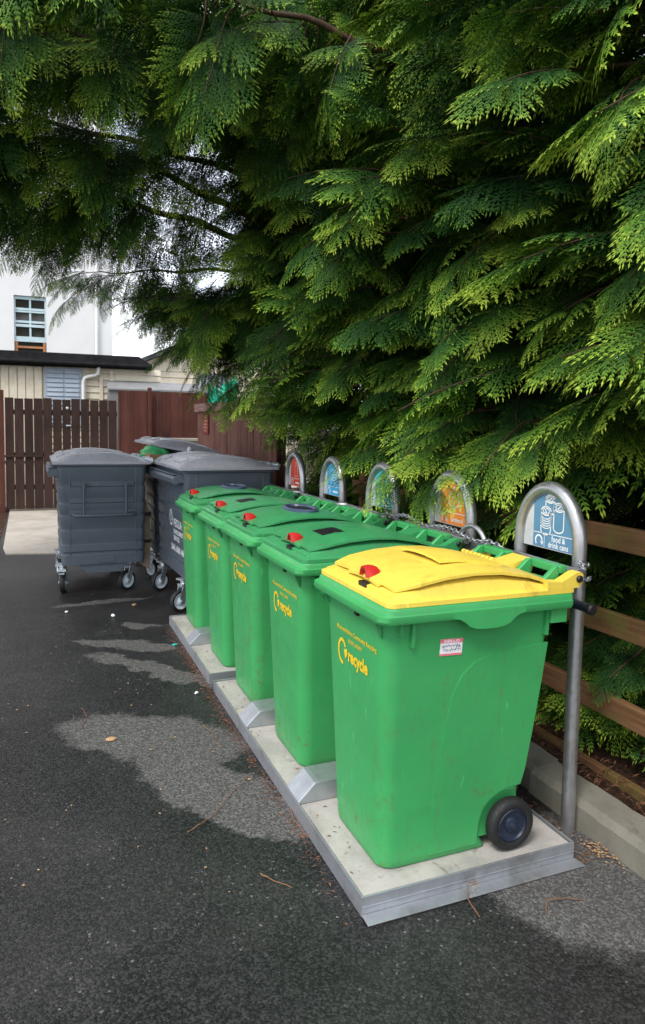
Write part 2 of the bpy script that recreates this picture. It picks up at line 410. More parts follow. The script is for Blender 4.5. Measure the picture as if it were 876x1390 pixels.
def b_rim(mb):
    q = [.045, .012, .012, .045]
    rings = [rrect(-.082, .63, .05, WY-.05, .04, .948, 6), rrect(-.117, .686, .004, WY-.004, q, .946, 6), rrect(-.121, .689, 0, WY, q, .956, 6), rrect(-.119, .689, 0, WY, q, .974, 6),
             rrect(-.113, .689, .002, WY-.002, q, .977, 6), rrect(-.100, .689, .003, WY-.003, q, .980, 6), rrect(-.096, .689, .004, WY-.004, q, .994, 6), rrect(-.090, .685, .008, WY-.008, q, 1.0, 6),
             rrect(-.06, .66, .04, WY-.04, .02, 1.0, 6)]
    mb.loft(rings, False, True)
    for y0, y1 in ((-.002, .014), (WY-.014, WY+.002)):   # lifting bulge on the flank
        poly = [(.16, .95), (.185, .946), (.205, .935), (.225, .918), (.25, .908), (.29, .904), (.34, .904), (.375, .908), (.40, .918), (.42, .935), (.44, .946), (.465, .95), (.465, .97), (.16, .97)]
        mb.prism(poly, lambda u, v, d: (u, d, v), y0, y1)
def zr(x):
    return np.interp(x, [-.06, -.037, .05, .15, .27, .38, .5, .606, .68], [1.046, 1.053, 1.074, 1.090, 1.098, 1.094, 1.074, 1.042, 1.024])
def roofgrid(mb, x0, x1, y0, y1, fz, th, n=14, k=8, taper=0.0):
    xs = np.linspace(x0, x1, n); vs = []; fs = []
    for side in (0, 1):
        for x in xs:
            t_ = (x-x0)/(x1-x0); ins = taper*max(0, 1-t_*9)
            for j in range(k):
                y = y0+ins + (y1-y0-2*ins)*j/(k-1); c = 1 - (2*j/(k-1)-1)**2
                vs.append((x, y, fz(x) + .010*c - side*th))
    m = n*k
    for i in range(n-1):
        for j in range(k-1):
            a = i*k+j; fs.append((a, a+k, a+k+1, a+1)); fs.append((m+a, m+a+1, m+a+k+1, m+a+k))
    for i in range(n-1):
        for j in (0, k-1):
            a = i*k+j; fs.append((a, m+a, m+a+k, a+k) if j == 0 else (a, a+k, m+a+k, m+a))
    for j in range(k-1):
        for i in (0, n-1):
            a = i*k+j; fs.append((a, a+1, m+a+1, m+a) if i == 0 else (a, m+a, m+a+1, a+1))
    mb.add(vs, fs)
def b_lid(mb):
    q = [.03, .01, .01, .03]
    mb.loft([rrect(-.088, .70, .012, WY-.012, q, 1.001, 6), rrect(-.088, .70, .012, WY-.012, q, 1.017, 6), rrect(-.078, .69, .020, WY-.020, q, 1.023, 6)])
    # domed tray below the roof panel
    vs = []; xs = np.linspace(-.062, .66, 22); k = 0; rings = []
    for x in xs:
        zt = max(1.02, zr(x) - .012); w = .030 + .03*max(0, (zt-1.03)/.08)
        rings.append([(x, .026, 1.018), (x, .026+w*.35, 1.018+(zt-1.018)*.75), (x, .026+w, zt), (x, WY-.026-w, zt), (x, WY-.026-w*.35, 1.018+(zt-1.018)*.75), (x, WY-.026, 1.018)])
    mb.loft(rings)
    roofgrid(mb, -.040, .615, .034, WY-.034, lambda x: float(zr(x))+.002, .011, 18, 10, .03)
    roofgrid(mb, -.052, .02, .17, .43, lambda x: float(zr(x))+.0045, .012, 6, 5)          # tongue that carries the lock
    # cheeks and lugs reaching back to the hinge
    for y0, y1 in ((.012, .058), (.268, .386), (WY-.058, WY-.012)):
        poly = [(.57, 1.018), (.715, 1.018), (.735, 1.035), (.736, 1.068), (.722, 1.078), (.70, 1.074), (.64, 1.045), (.57, 1.05)]
        if .1 < y0 < .5: poly = [(.56, 1.03), (.70, 1.03), (.715, 1.075), (.695, 1.088), (.56, 1.060)]
        mb.prism(poly, lambda u, v, d: (u, d, v), y0, y1)
def b_handles(mb):
    for y0, y1 in ((.070, .255), (.40, .585)):
        z0, z1 = 1.060, 1.092
        mb.box((.672, y0, z0), (.712, y1, z1))
        for a, b in ((y0, y0+.022), (y1-.022, y1)): mb.prism([(.600, 1.02), (.672, 1.02), (.672, z1), (.655, z1), (.600, 1.045)], lambda u, v, d: (u, d, v), a, b)
    mb.box((.60, .06, 1.0005), (.69, WY-.06, 1.03))
def b_flap(mb):
    roofgrid(mb, .205, .49, .175, .475, lambda x: float(zr(x)) + .0105 + .017*(.49-x)/.285, .010, 8, 6)
    for i in range(8):
        y = .24 + i*.028; mb.tube([(.492, y, float(zr(.49))+.019), (.492, y+.018, float(zr(.49))+.019)], .010, 8)
def b_slitdark(mb):
    roofgrid(mb, .235, .46, .182, .465, lambda x: float(zr(x))+.0065, .004, 6, 5)  # black sheet laid on the roof for the dark under the flap
def b_slot(mb):
    roofgrid(mb, .085, .20, .165, .435, lambda x: float(zr(x))+.0045, .006, 4, 6)
def b_slotedge(mb):
    mb.box((.086, .165, 1.085), (.100, .425, 1.0945))
def ell(cx, cy, a, b, z, n=32): return [(cx+a*math.cos(2*math.pi*i/n), cy+b*math.sin(2*math.pi*i/n), z) for i in range(n)]
def b_ring(mb):
    c = (.30, .325); z = float(zr(.30))
    mb.loft([ell(*c, .098, .172, z), ell(*c, .098, .172, z+.020), ell(*c, .090, .164, z+.027), ell(*c, .076, .148, z+.024), ell(*c, .070, .142, z+.013)], False, False)
def b_ringhole(mb):
    z = float(zr(.30)); mb.add(ell(.30, .325, .074, .146, z+.0155), [tuple(range(32))])
LY = .27
def b_lock(mb):
    z = float(zr(-.045)) + .010; rings = []
    cx = -.035
    for i in range(8):   # half-dome hood, open towards the front
        a = math.pi*i/7; rings.append([(cx-.028+.0*j, LY+.030*math.cos(a)*s, z+.044*math.sin(a)*s) if j == 0 else (cx+.045, LY+.030*math.cos(a)*s2, z+.044*math.sin(a)*s2*.55)
                                       for j, s, s2 in ((0, 1, 1), (1, 1, 1))])
    vs = []; fs = []
    n = 9; steps = [(-.030, 1.0), (-.012, 1.06), (.008, 1.0), (.026, .82), (.040, .5), (.046, .1)]
    for dx, s in steps:
        for i in range(n):
            a = math.pi*i/(n-1); vs.append((cx+dx, LY+.030*math.cos(a)*s, z+.040*math.sin(a)*s))
    inner = len(vs)
    for dx, s in ((-.030, .80), (-.010, .80), (.004, .70)):
        for i in range(n):
            a = math.pi*i/(n-1); vs.append((cx+dx, LY+.030*math.cos(a)*s, z+.040*math.sin(a)*s))
    for k in range(len(steps)-1):
        for i in range(n-1): fs.append((k*n+i, k*n+i+1, (k+1)*n+i+1, (k+1)*n+i))
    for i in range(n-1): fs.append((i, inner+i, inner+i+1, i+1))
    for k in range(2):
        for i in range(n-1): fs.append((inner+k*n+i, inner+(k+1)*n+i, inner+(k+1)*n+i+1, inner+k*n+i+1))
    fs.append(tuple(inner+2*n+i for i in range(n)))
    mb.add(vs, fs); mb.lathe([(.008, 0), (.010, .006), (.004, .010)], (cx-.004, LY, z+.018), (-1, 0, 0), 10)
def b_lockplate(mb):
    mb.box((-.068, LY-.030, 1.0235), (-.045, LY+.030, 1.040))
def b_clip(mb):
    x = xfr(.9); mb.box((x-.012, .274, .925), (x+.004, .282, .948)); mb.box((x-.012, .262, .916), (x+.004, .282, .926)); mb.box((x-.012, .258, .916), (x+.004, .265, .934))
def b_tyre(mb): mb.lathe([(.066, .005), (.078, 0), (.094, .004), (.100, .012), (.100, .040), (.094, .048), (.07, .05), (.066, .045)], (.489, .052, .103), (0, 1, 0), 40, closed=True)
def b_whub(mb):
    mb.lathe([(.064, .046), (.0655, .008), (.060, .004), (.056, .012), (.030, .016), (.026, .006), (.014, .004), (.012, -.004), (.004, -.006)], (.489, .052, .103), (0, 1, 0), 36)
def frontfn(yc, zc):
    return lambda u, v, d: (xfr(zc+v) - .0022 - d, yc - u, zc + v)
def b_text(mb):
    f = frontfn(.465, .818); text_mb(mb, 'Monmouthshire Community Recycling', .026, f, 0, 'LEFT', .0004, .86)
    f = frontfn(.30, .785); text_mb(mb, '(01291) 635959', .021, f, 0, 'CENTER', .0003, .9)
    f = frontfn(.365, .712); text_mb(mb, 'recycle', .070, f, 0, 'LEFT', .0028, .86)
    f = frontfn(.418, .735)
    arc = [(.034*math.cos(a), .046*math.sin(a)) for a in np.linspace(R(-80), R(-330), 24)]
    mb.ribbon(arc, .013, f, 0)
    mb.add([f(.046, .020, .0), f(.016, .012, 0), f(.027, -.026, 0), f(.048, -.002, 0)], [(0, 1, 2, 3)])

def build_bin(y0, kind, label):
    e = empty('recycling_bin', (0, y0, ZT), label, 'wheelie bin', 'green wheeled recycling bins in a row on the platforms')
    part('body', 'body', e, b_body, GREEN, 32)
    part('rim', 'rim', e, b_rim, GREEN, 30)
    yel = kind == 'yellow'
    lid = part('lid_'+('y' if yel else 'g'), 'lid', e, b_lid, YELLOW if yel else GREEN_LID, 32, bevel=.002, lab='yellow hinged lid' if yel else None)
    part('handles', 'handle', e, b_handles, GREEN, 30, bevel=.005)
    part('lockplate', 'lock_plate', lid, b_lockplate, BLACK, None)
    part('lock', 'lock_dome', lid, b_lock, RED, 50, lab='red half dome lock')
    part('clip', 'clip', e, b_clip, BLACK, None)
    part('lettering', 'lettering', e, b_text, YTEXT, None, lab='yellow recycle print with loop arrow')
    for m in (0, 1):
        w = empty('wheel', (0, 0, 0), None, None); w.parent = e
        if m: w.scale = (1, -1, 1); w.location = (0, WY, 0)
        part('tyre', 'tyre', w, b_tyre, RUBBER, 40); part('whub', 'hub', w, b_whub, HUBP, 40)
    part('axle', 'axle', e, lambda mb: mb.tube([(.489, .06, .103), (.489, WY-.06, .103)], .011, 10), STEEL, 40)
    for y, sg in ((.013, -1), (WY-.013, 1)):
        part('pin%d' % sg, 'hinge_pin', e, lambda mb: mb.lathe([(.013, 0), (.014, .008), (.010, .013)], (.716, y, 1.052), (0, sg, 0), 14), BLACK, 40)
    if yel:
        part('slit', 'opening', lid, b_slitdark, BLACK, None); part('flap', 'flap', lid, b_flap, YELLOW, 40, lab='raised yellow flap over the can opening')
    elif kind == 'slot':
        part('slot', 'opening', lid, b_slot, BLACK, None, lab='black rectangular paper slot')
    else:
        part('ring', 'opening_ring', lid, b_ring, NAVY, 40, lab='navy oval ring'); part('ringhole', 'opening', lid, b_ringhole, BLACK, None)
    return e
BY = [0, .82, 1.597, 2.282, 3.145]
bin1 = build_bin(BY[0], 'yellow', 'green wheelie bin with a yellow lid, nearest of the row')
build_bin(BY[1], 'slot', 'green wheelie bin with black slot lid directly behind the yellow lidded one')
build_bin(BY[2], 'ring', 'green wheelie bin with oval lid opening, middle of the five')
build_bin(BY[3], 'slot', 'green wheelie bin with slot lid at the near end of the farther platform')
build_bin(BY[4], 'ring', 'green wheelie bin with oval lid opening beside the lettered grey dumpster')

# name sticker on the near bin's flank
def stfn(u, v, d):
    a = R(-2); uu = u*math.cos(a)-v*math.sin(a); vv = u*math.sin(a)+v*math.cos(a); z = .83+vv
    return (.190+uu, yin(z)-.0015-d, z)
st = empty('sticker', (0, 0, 0), None, None); st.parent = bin1; st['label'] = 'pink and white name sticker with scribbled writing'
mb = MB(); mb.prism([(-.046, -.030), (.046, -.030), (.046, .031), (-.046, .031)], stfn, -.001, .0004); mb.obj('paper', PAPER, st)
mb = MB()
for z0, z1 in ((.0165, .0312), (-.0302, -.0225)): mb.prism([(-.0462, z0), (.0462, z0), (.0462, z1), (-.0462, z1)], stfn, .0002, .0008)
mb.obj('pink_band', PINK, st)
mb = MB(); text_mb(mb, 'HELLO', .0125, lambda u, v, d: stfn(u, v+.0195, .0013), 0, 'CENTER', .0006, 1.5, space=1.2); mb.obj('lettering', PAPER, st)
mb = MB()
for row, (zz, n) in enumerate(((.004, 15), (-.010, 13))):
    x = -.038 + row*.006; pts = []
    for i in range(n*3):
        pts.append((x, zz + random.uniform(-.0065, .0065) + (.003 if i % 5 == 0 else 0))); x += random.uniform(.0008, .0029)
    mb.ribbon(pts, .0016, stfn, .0011)
mb.obj('scribble', INK, st)

# ------------------------------------------------------------------ platforms
def platform(x0, x1, y0, y1, label, near_flange):
    e = empty('bin_platform', (0, y0, 0), label, 'platform', 'low concrete platforms under the bins')
    L = y1-y0; mb = MB(); mb.box((x0+.012, .012, 0), (x1-.012, L-.012, ZT)); mb.obj('slab', SLAB, e, bevel=.006)
    mb = MB(); h = ZT+.006; w = .007
    mb.box((x0, 0, .001), (x0+w, L, h)); mb.box((x1-w, 0, .001), (x1, L, h)); mb.box((x0+w, 0, .001), (x1-w, w, h)); mb.box((x0+w, L-w, .001), (x1-w, L, h))
    if near_flange:
        mb.add([(x0, -.001, .008), (x1, -.001, .008), (x1+.012, -.05, .003), (x0+.0, -.05, .003), (x0, -.001, .012), (x1, -.001, .012), (x1+.012, -.05, .008), (x0, -.05, .008)],
               [(0,3,2,1),(4,5,6,7),(0,1,5,4),(1,2,6,5),(2,3,7,6),(3,0,4,7)])
        mb.box((x0+.001, -.0035, .036), (x1-.001, 0, .041))
    mb.obj('steel_frame', GALV, e, bevel=.0015)
    return e
platform(-.164, .7525, .014, 2.20, 'long concrete platform in a steel frame under the three nearest bins', True)
platform(-.164, .7525, 2.325, 3.79, 'shorter concrete platform in a steel frame under the two farther bins', False)
BLAB = ['grey steel wheel stop beside the yellow lidded bin', 'grey steel wheel stop between second and middle bins', 'grey steel wheel stop between the two farthest green bins']
for yc, lab in zip((.725, 1.53, 3.02), BLAB):
    mb = MB(); a, b = -.075, .075
    prof = [(-.158, ZT+.001), (-.164, ZT+.012), (-.088, ZT+.085), (-.070, ZT+.088), (.50, ZT+.088), (.55, ZT+.001)]
    sec = lambda y, s: [(x, y, z) for x, z in prof]
    mb.loft([[(x, a, z) for x, z in prof], [(x, b, z) for x, z in prof]])
    o = mb.obj('wheel_stop', GALV, None, bevel=.004, loc=(0, yc, 0)); tag(o, lab, 'wheel stop', 'steel wheel stops on the platforms')

# ------------------------------------------------------------------ sign hoops with locking bars
HX = .875; RT = .029
def arch_pts(y0, y1, zs, za, n=20):
    c = (y0+y1)/2; r = (y1-y0)/2
    return [(0, c - r*math.cos(a), zs + (za-zs)*math.sin(a)) for a in np.linspace(0, math.pi, n)]
def icon_can(mb, fn, cx, cy, w, h, d, closed, lw=.0055):
    e_ = .30*w
    top = [(cx+w/2*math.cos(a), cy+h/2+e_*math.sin(a)) for a in np.linspace(0, 2*math.pi, 24)[:-1]]
    mb.ribbon(top, lw, fn, d, closed=True)
    mb.ribbon([(cx+w*.32*math.cos(a), cy+h/2+e_*.6*math.sin(a)) for a in np.linspace(0, 2*math.pi, 18)[:-1]], lw*.7, fn, d, closed=True)
    bot = [(cx-w/2, cy+h/2)] + [(cx+w/2*math.cos(a), cy-h/2+e_*math.sin(a)) for a in np.linspace(math.pi, 2*math.pi, 14)] + [(cx+w/2, cy+h/2)]
    mb.ribbon(bot, lw, fn, d)
    if closed: mb.ribbon([(cx-w*.1, cy+h/2-e_*.3), (cx+w*.16, cy+h/2+e_*.3)], lw*.9, fn, d)
    else:
        for q in (.30, .18, .06, -.06, -.18):
            mb.ribbon([(cx+w/2*math.cos(a), cy+h*q+e_*math.sin(a)) for a in np.linspace(math.pi, 2*math.pi, 12)], lw*.75, fn, d)
def loop_icon(mb, fn, cx, cy, r, d):
    mb.ribbon([(cx+r*math.cos(a), cy+r*math.sin(a)) for a in np.linspace(R(200), R(-20), 16)], r*.36, fn, d)
    mb.add([fn(cx+r*.45, cy-r*.15, d), fn(cx+r*1.5, cy-r*.15, d), fn(cx+r, cy-r*1.0, d)], [(0, 1, 2)])
    mb.ribbon([(cx-r, cy-r*.3), (cx-r*.75, cy-r*.85)], r*.36, fn, d)
HOOPS = [(.189, 'blue', 'steel hoop with the blue food and drink cans sign'), (.966, 'orange', 'steel hoop with an orange box sign half under the branches'),
         (1.7725, 'teal', 'steel hoop with a teal sign partly hidden by branches'), (2.596, 'sky', 'steel hoop with a bright sky blue sign'), (3.417, 'red', 'steel hoop with a red sign beside the lettered dumpster')]
BARS = [(.10, .665), (.885, 1.53), (1.73, 2.37), (2.47, 3.27), (3.41, 4.12)]
for i, (hy, colr, lab) in enumerate(HOOPS):
    e = empty('sign_hoop', (HX, hy, 0), lab, 'sign hoop', 'steel sign hoops standing behind the bins')
    w = .376; mb = MB(); a = arch_pts(0, w, 1.20, 1.43)
    mb.tube([(0, 0, -.05)] + [(0, 0, .6)] + a + [(0, w, .6), (0, w, -.05)], RT, 18); mb.obj('hoop_tube', STEEL, e, smooth=50)
    # sign plate, arched top
    zc = 1.165; cw = w/2
    fn = lambda u, v, d: (-d, cw-u, zc+v)
    arch = lambda r, top, n=20: [(r*math.cos(q), .03+ (top-.03)*math.sin(q)) for q in np.linspace(0, math.pi, n)]
    poly = [(-cw+.024, 0), (cw-.024, 0)] + [(p[0], p[1]) for p in arch(cw-.024, .245)]
    pl = MB().prism(poly, fn, -.004, .004).obj('sign_plate', GREYPL, e)
    poly = [(p if p[0] > -.098 else None) for p in [(-.097, .004), (cw-.027, .004)] + arch(cw-.027, .240, 40)]
    poly = [p for p in poly if p]; tx = -.097; top_at = .03 + .21*math.sqrt(max(0, 1-(tx/(cw-.027))**2)); poly.append((tx, top_at))
    MB().prism(poly, fn, .0042, .0052).obj('sticker', SIGNS[colr], pl)
    mb = MB(); d = .0062
    mb.ribbon([(-.093, .066), (.155, .066)], .0035, fn, d); mb.ribbon([(-.022, .006), (-.022, .066)], .003, fn, d)
    loop_icon(mb, fn, -.058, .032, .021, d)
    if colr == 'blue':
        icon_can(mb, fn, .008, .193, .056, .05, d, True); icon_can(mb, fn, -.016, .122, .062, .085, d, False); icon_can(mb, fn, .064, .142, .062, .09, d, True)
        text_mb(mb, 'food &', .034, lambda u, v, dd: fn(u+.066, v+.037, d), 0, 'CENTER', .0007, .9)
        text_mb(mb, 'drink cans', .034, lambda u, v, dd: fn(u+.066, v+.010, d), 0, 'CENTER', .0007, .9)
    elif colr == 'orange':
        hexp = [(.035 + .055*math.sin(q), .145 + .06*math.cos(q)) for q in [k*math.pi/3 for k in range(6)]]
        mb.ribbon(hexp, .005, fn, d, closed=True)
        mb.ribbon([hexp[1], (.035, .145), hexp[5]], .005, fn, d); mb.ribbon([(.035, .145), hexp[3]], .005, fn, d)
        text_mb(mb, 'cardboard', .030, lambda u, v, dd: fn(u+.066, v+.022, d), 0, 'CENTER', .0006, .9)
    elif colr == 'teal':
        for cx in (.0, .07):
            mb.ribbon([(cx-.022, .085), (cx-.022, .15), (cx-.008, .172), (cx-.008, .19), (cx+.008, .19), (cx+.008, .172), (cx+.022, .15), (cx+.022, .085)], .005, fn, d, closed=True)
        for zz in (.042, .02): mb.ribbon([(.02, zz), (.115, zz)], .012, fn, d)
    else:
        if colr == 'sky':
            mb.ribbon([(-.02, .09), (-.02, .19), (.085, .19), (.085, .09)], .005, fn, d, closed=True)
            for zz in (.115, .135, .155, .175): mb.ribbon([(-.008, zz), (.07, zz)], .004, fn, d)
        else:
            mb.ribbon([(.01, .085), (.0, .15), (.022, .178), (.022, .20), (.052, .20), (.052, .178), (.074, .15), (.064, .085)], .005, fn, d, closed=True)
        mb.ribbon([(.02, .03), (.115, .03)], .013, fn, d)
    mb.obj('print', WTEXT, pl)
    # locking bar in front of the legs
    b0, b1 = BARS[i][0]-hy, BARS[i][1]-hy; z = 1.115 + (.012 if i > 0 else 0); xb = -.075
    mb = MB()
    if i < 3: pts = [(xb, b0, z), (xb, (b0+b1)/2, z+.004), (xb, b1-.03, z+.004), (xb+.012, b1-.008, z), (xb+.05, b1, z-.004)]
    else: pts = [(-.02, b0, z), (-.06, b0+.01, z), (-.085, b0+.05, z), (-.09, (b0+b1)/2, z), (-.085, b1-.06, z), (-.06, b1-.01, z), (-.02, b1, z)]
    mb.tube(pts, .0195, 14); mb.obj('locking_bar', STEEL, e, smooth=45)
    mb = MB(); mb.tube([(-.055, -.13, .985), (-.055, .12, .985)], .019, 14); pv = mb.obj('pivot_tube', DARKPLAST if i == 0 else STEEL, e, smooth=45)
    mb = MB(); mb.lathe([(.021, 0), (.0225, .004), (.0225, .02), (.016, .026)], (-.055, -.124, .985), (0, -1, 0), 16); mb.obj('end_cap', BLACK, pv, smooth=40)
    mb = MB(); mb.box((-.07, .03, .95), (-.035, .055, 1.02)); mb.obj('bracket', GALV, e, bevel=.003)
# small upright loop and latch box
e = empty('locking_loop', (.80, .84, 0), 'small upright steel loop beside the yellow lid', 'steel loop')
MB().tube([(0, .13, .99)] + arch_pts(-.13, .13, 1.06, 1.205, 18)[::-1] + [(0, -.13, .99)], .0125, 12).obj('loop_tube', STEEL, e, smooth=50)
mb = MB(); mb.box((.03, -.09, .93), (.045, .09, 1.12)); mb.obj('latch_plate', GALV, e, bevel=.003)

# chains
def chain(name, pts, label, ll=.034, r=.0034):
    P = [Vector(p) for p in pts]; seg = [(P[i+1]-P[i]).length for i in range(len(P)-1)]; tot = sum(seg); mb = MB(); n = int(tot/(ll*.72)); 
    def at(s):
        for i, L in enumerate(seg):
            if s <= L or i == len(seg)-1: return P[i].lerp(P[i+1], min(1, s/L)), (P[i+1]-P[i]).normalized()
            s -= L
    for k in range(n):
        c, t_ = at((k+.5)*tot/n); up = Vector((0, 0, 1)); a = t_.cross(up)
        a = a.normalized() if a.length > .1 else Vector((1, 0, 0)); b = a.cross(t_).normalized()
        if k % 2: a = b
        a = (a + t_.cross(a)*.35).normalized()
        loop = []
        for q in range(12):
            an = 2*math.pi*q/12; x = math.cos(an); y = math.sin(an)
            loop.append(c + t_*(ll*.5*(x*.55 + (.45 if x > 0 else -.45)*min(1, abs(x)*3))) + a*(ll*.27*y))
        loop.append(loop[0]); loop.append(loop[1]); mb.tube(loop, r, 6, cap=False)
    return tag(mb.obj(name, GALV, smooth=60), label, 'chain', 'galvanised chains on the locking bars')
chain('chain', [(.845, .13, 1.10), (.82, .10, 1.135), (.845, .155, 1.15), (.905, .175, 1.13), (.91, .22, 1.10), (.85, .23, 1.09), (.81, .16, 1.10), (.84, .12, 1.085), (.90, .15, 1.08)], 'galvanised chain wrapped round the nearest hoop leg')
pts = [(.79, .70+.09*k, 1.152 - .016*math.sin(k*1.25) + (.008 if k > 4 else 0)) for k in range(12)]
chain('chain', [(.80, .60, 1.14)] + pts, 'long galvanised chain lying along the bar behind the yellow lid')
pts = [(.795, 1.56+.07*k, 1.115+.02*k+.012*math.sin(k*1.7)) for k in range(4)]
chain('chain', pts, 'short galvanised chain hanging below the teal sign')

# ------------------------------------------------------------------ dumpsters: local x depth (0 front .. 0.9 back), y length, z
DW, DL = .86, 1.27
def ring_d(z, ins, taper):
    return rrect(.02+ins+taper, DW-.02-ins-taper*.45, .02+ins+taper*.8, DL-.02-ins-taper*.8, .05, z, 5)
def d_body(mb):
    rings = []
    zs = [(.30, .0), (.315, .0), (.40, 0), (.403, .010), (.425, .010), (.432, 0), (.50, 0), (.503, .010), (.52, .010), (.56, .002), (.64, .002), (.643, .011), (.665, .011), (.70, 0), (.78, 0), (.783, .009), (.80, .009), (.82, .0),
          (.90, .0), (.903, .010), (.93, .010), (.96, 0), (1.06, 0), (1.063, .010), (1.09, .010), (1.12, 0), (1.255, 0), (1.258, -.016), (1.275, -.018), (1.28, -.01)]
    for z, ins in zs:
        rings.append(ring_d(z, ins, .030*(1.255-z)/.955 if z < 1.25 else 0))
    mb.loft(rings)
    for y0 in (.0, DL):   # vertical corner seams and recess panels on the ends
        s = -1 if y0 == 0 else 1
    for yy, s in ((.022, -1), (DL-.022, 1)):
        def fn(u, v, d, yy=yy, s=s):
            tp = .030*(1.255-v)/.955*.8; return (u, yy - s*tp + s*d, v)
        mb.prism([(.14, 1.065), (.72, 1.065), (.72, 1.115), (.14, 1.115)], fn, -.01, .006)
        mb.prism([(.12, .905), (.72, .905), (.72, .955), (.12, .955)], fn, -.01, .004)
        mb.prism([(.13, .785), (.25, .79), (.60, .79), (.74, .815), (.74, .84), (.13, .83)], fn, -.01, .005)
        for x in (.12, .735): mb.prism([(x, .34), (x+.012, .34), (x+.012, 1.25), (x, 1.25)], fn, -.01, .003)
        mb.prism([(.38, .315), (.54, .315), (.54, .372), (.38, .372)], fn, -.01, .008)
    # skirts below the ends
    for y0, y1 in ((.06, .12), (DL-.12, DL-.06)):
        mb.prism([(.17, .33), (.68, .33), (.60, .215), (.28, .215)], lambda u, v, d: (u, d, v), y0, y1)
def d_grip(mb):
    prof = [(.03, 1.245), (-.055, 1.225), (-.075, 1.205), (-.07, 1.165), (-.055, 1.150), (.0, 1.165), (.03, 1.16)]
    mb.loft([[(x, y, z) for x, z in prof] for y in (.07, DL-.07)])
    for k in range(2):
        mb.box((-.066, .09, 1.235-k*.03), (.02, DL-.09, 1.243-k*.03))
def zl(x):
    return np.interp(x, [-.03, 0, .06, .15, .28, .40, .55, .70, .84, .90], [1.30, 1.325, 1.352, 1.376, 1.391, 1.394, 1.384, 1.358, 1.322, 1.30])
def d_lid(mb):
    xs = np.linspace(-.028, DW+.02, 22); rings = []
    for x in xs:
        z = float(zl(x)); e0 = 1.278; m = e0 + (z-e0)*.42
        rings.append([(x, -.012, e0), (x, -.012, e0+.026), (x, .004, max(e0+.03, m-.002)), (x, .075, z-.008), (x, .11, z), (x, DL*.5, z+.004), (x, DL-.11, z), (x, DL-.075, z-.008), (x, DL-.004, max(e0+.03, m-.002)), (x, DL+.012, e0+.026), (x, DL+.012, e0)])
    mb.loft(rings)
    # raised pads moulded in the lid and grips near the front
    def pad(x0, x1, y0, y1, h):
        rs = []
        for x in np.linspace(x0, x1, 6):
            z = float(zl(x)); rs.append([(x, y0, z-.01), (x, y0+.008, z+h), (x, y1-.008, z+h), (x, y1, z-.01)])
        mb.loft(rs)
    pad(.20, .70, .17, .56, .010); pad(.20, .70, .71, 1.10, .010)
    for y in (.16, .78): pad(.015, .085, y, y+.30, .016)
def d_bar(mb):
    x = DW+.035; mb.tube([(x, .03, 1.315), (x, DL-.03, 1.315)], .014, 10)
    for y in (.12, .35, .62, .9, 1.14):
        mb.box((x-.06, y-.018, 1.285), (x+.02, y+.018, 1.338))
def d_frame(mb):   # drop-down comb handle on the end
    y = -.034
    for x in (.25, .64): 
        mb.tube([(x, y+.02, 1.09), (x, y, 1.08), (x, y-.002, 1.04), (x, y, .96), (x, y, .80)], .011, 8); mb.box((x-.02, y-.004, 1.065), (x+.02, y+.04, 1.105))
        mb.lathe([(.012, 0), (.014, .005), (.008, .012)], (x, y-.004, 1.085), (0, -1, 0), 10)
    mb.tube([(.155, .04, .795), (.175, y+.01, .79), (.21, y, .79), (.45, y-.003, .787), (.68, y, .79), (.715, y+.01, .79), (.735, .04, .795)], .0135, 8)
def d_logo(mb):
    fn = lambda u, v, d: (.45+u, .0185-d, 1.185+v)
    mb.ribbon([(.125*math.cos(a), .008+.032*math.sin(a)) for a in np.linspace(R(-60), R(235), 30)], .006, fn, .001)
    mb.ribbon([(.11*math.cos(a)-.0, -.006+.030*math.sin(a)) for a in np.linspace(R(-20), R(-130), 16)], .006, fn, .001)
    text_mb(mb, 'TAYLOR', .046, lambda u, v, d: fn(u, v-.012, .0015), 0, 'CENTER', .001, 1.0, .2)
CAST = [(.06, .20), (.70, .20), (.06, DL-.20), (.70, DL-.20)]
def caster(parent, x, y, ang, steel=ZINC):
    w = empty('caster', (x, y, 0), None, None); w.parent = parent; w.rotation_euler = (0, 0, ang)
    def fork(mb):
        mb.box((-.05, -.055, .283), (.05, .055, .297)); mb.lathe([(.03, 0), (.034, .012), (.034, .028), (.03, .035)], (0, 0, .25), (0, 0, 1), 18)
        mb.box((-.045, -.036, .225), (.045, .036, .252))
        for s in (-1, 1):
            mb.prism([(-.035, .25), (.03, .25), (.065, .13), (.055, .085), (.03, .085), (.018, .12)], lambda u, v, d: (u, d, v), s*.033, s*.038)
        mb.lathe([(.012, -.045), (.012, .045)], (.042, 0, .1), (0, 1, 0), 12)
        mb.box((-.085, -.028, .205), (-.04, .028, .214))
    def tyre(mb): mb.lathe([(.074, -.023), (.092, -.025), (.099, -.016), (.1, 0), (.099, .016), (.092, .025), (.074, .023)], (.042, 0, .1), (0, 1, 0), 36, closed=True)
    def disc(mb): mb.lathe([(.006, -.032), (.018, -.031), (.022, -.024), (.05, -.014), (.062, -.022), (.073, -.0235), (.0735, .0235), (.062, .022), (.05, .014), (.022, .024), (.018, .031), (.006, .032)], (.042, 0, .1), (0, 1, 0), 30)
    part('c_fork', 'fork', w, fork, ZINC, 40); part('c_tyre', 'tyre', w, tyre, RUBBER, 40); part('c_disc', 'disc', w, disc, WHEELRIM, 40)

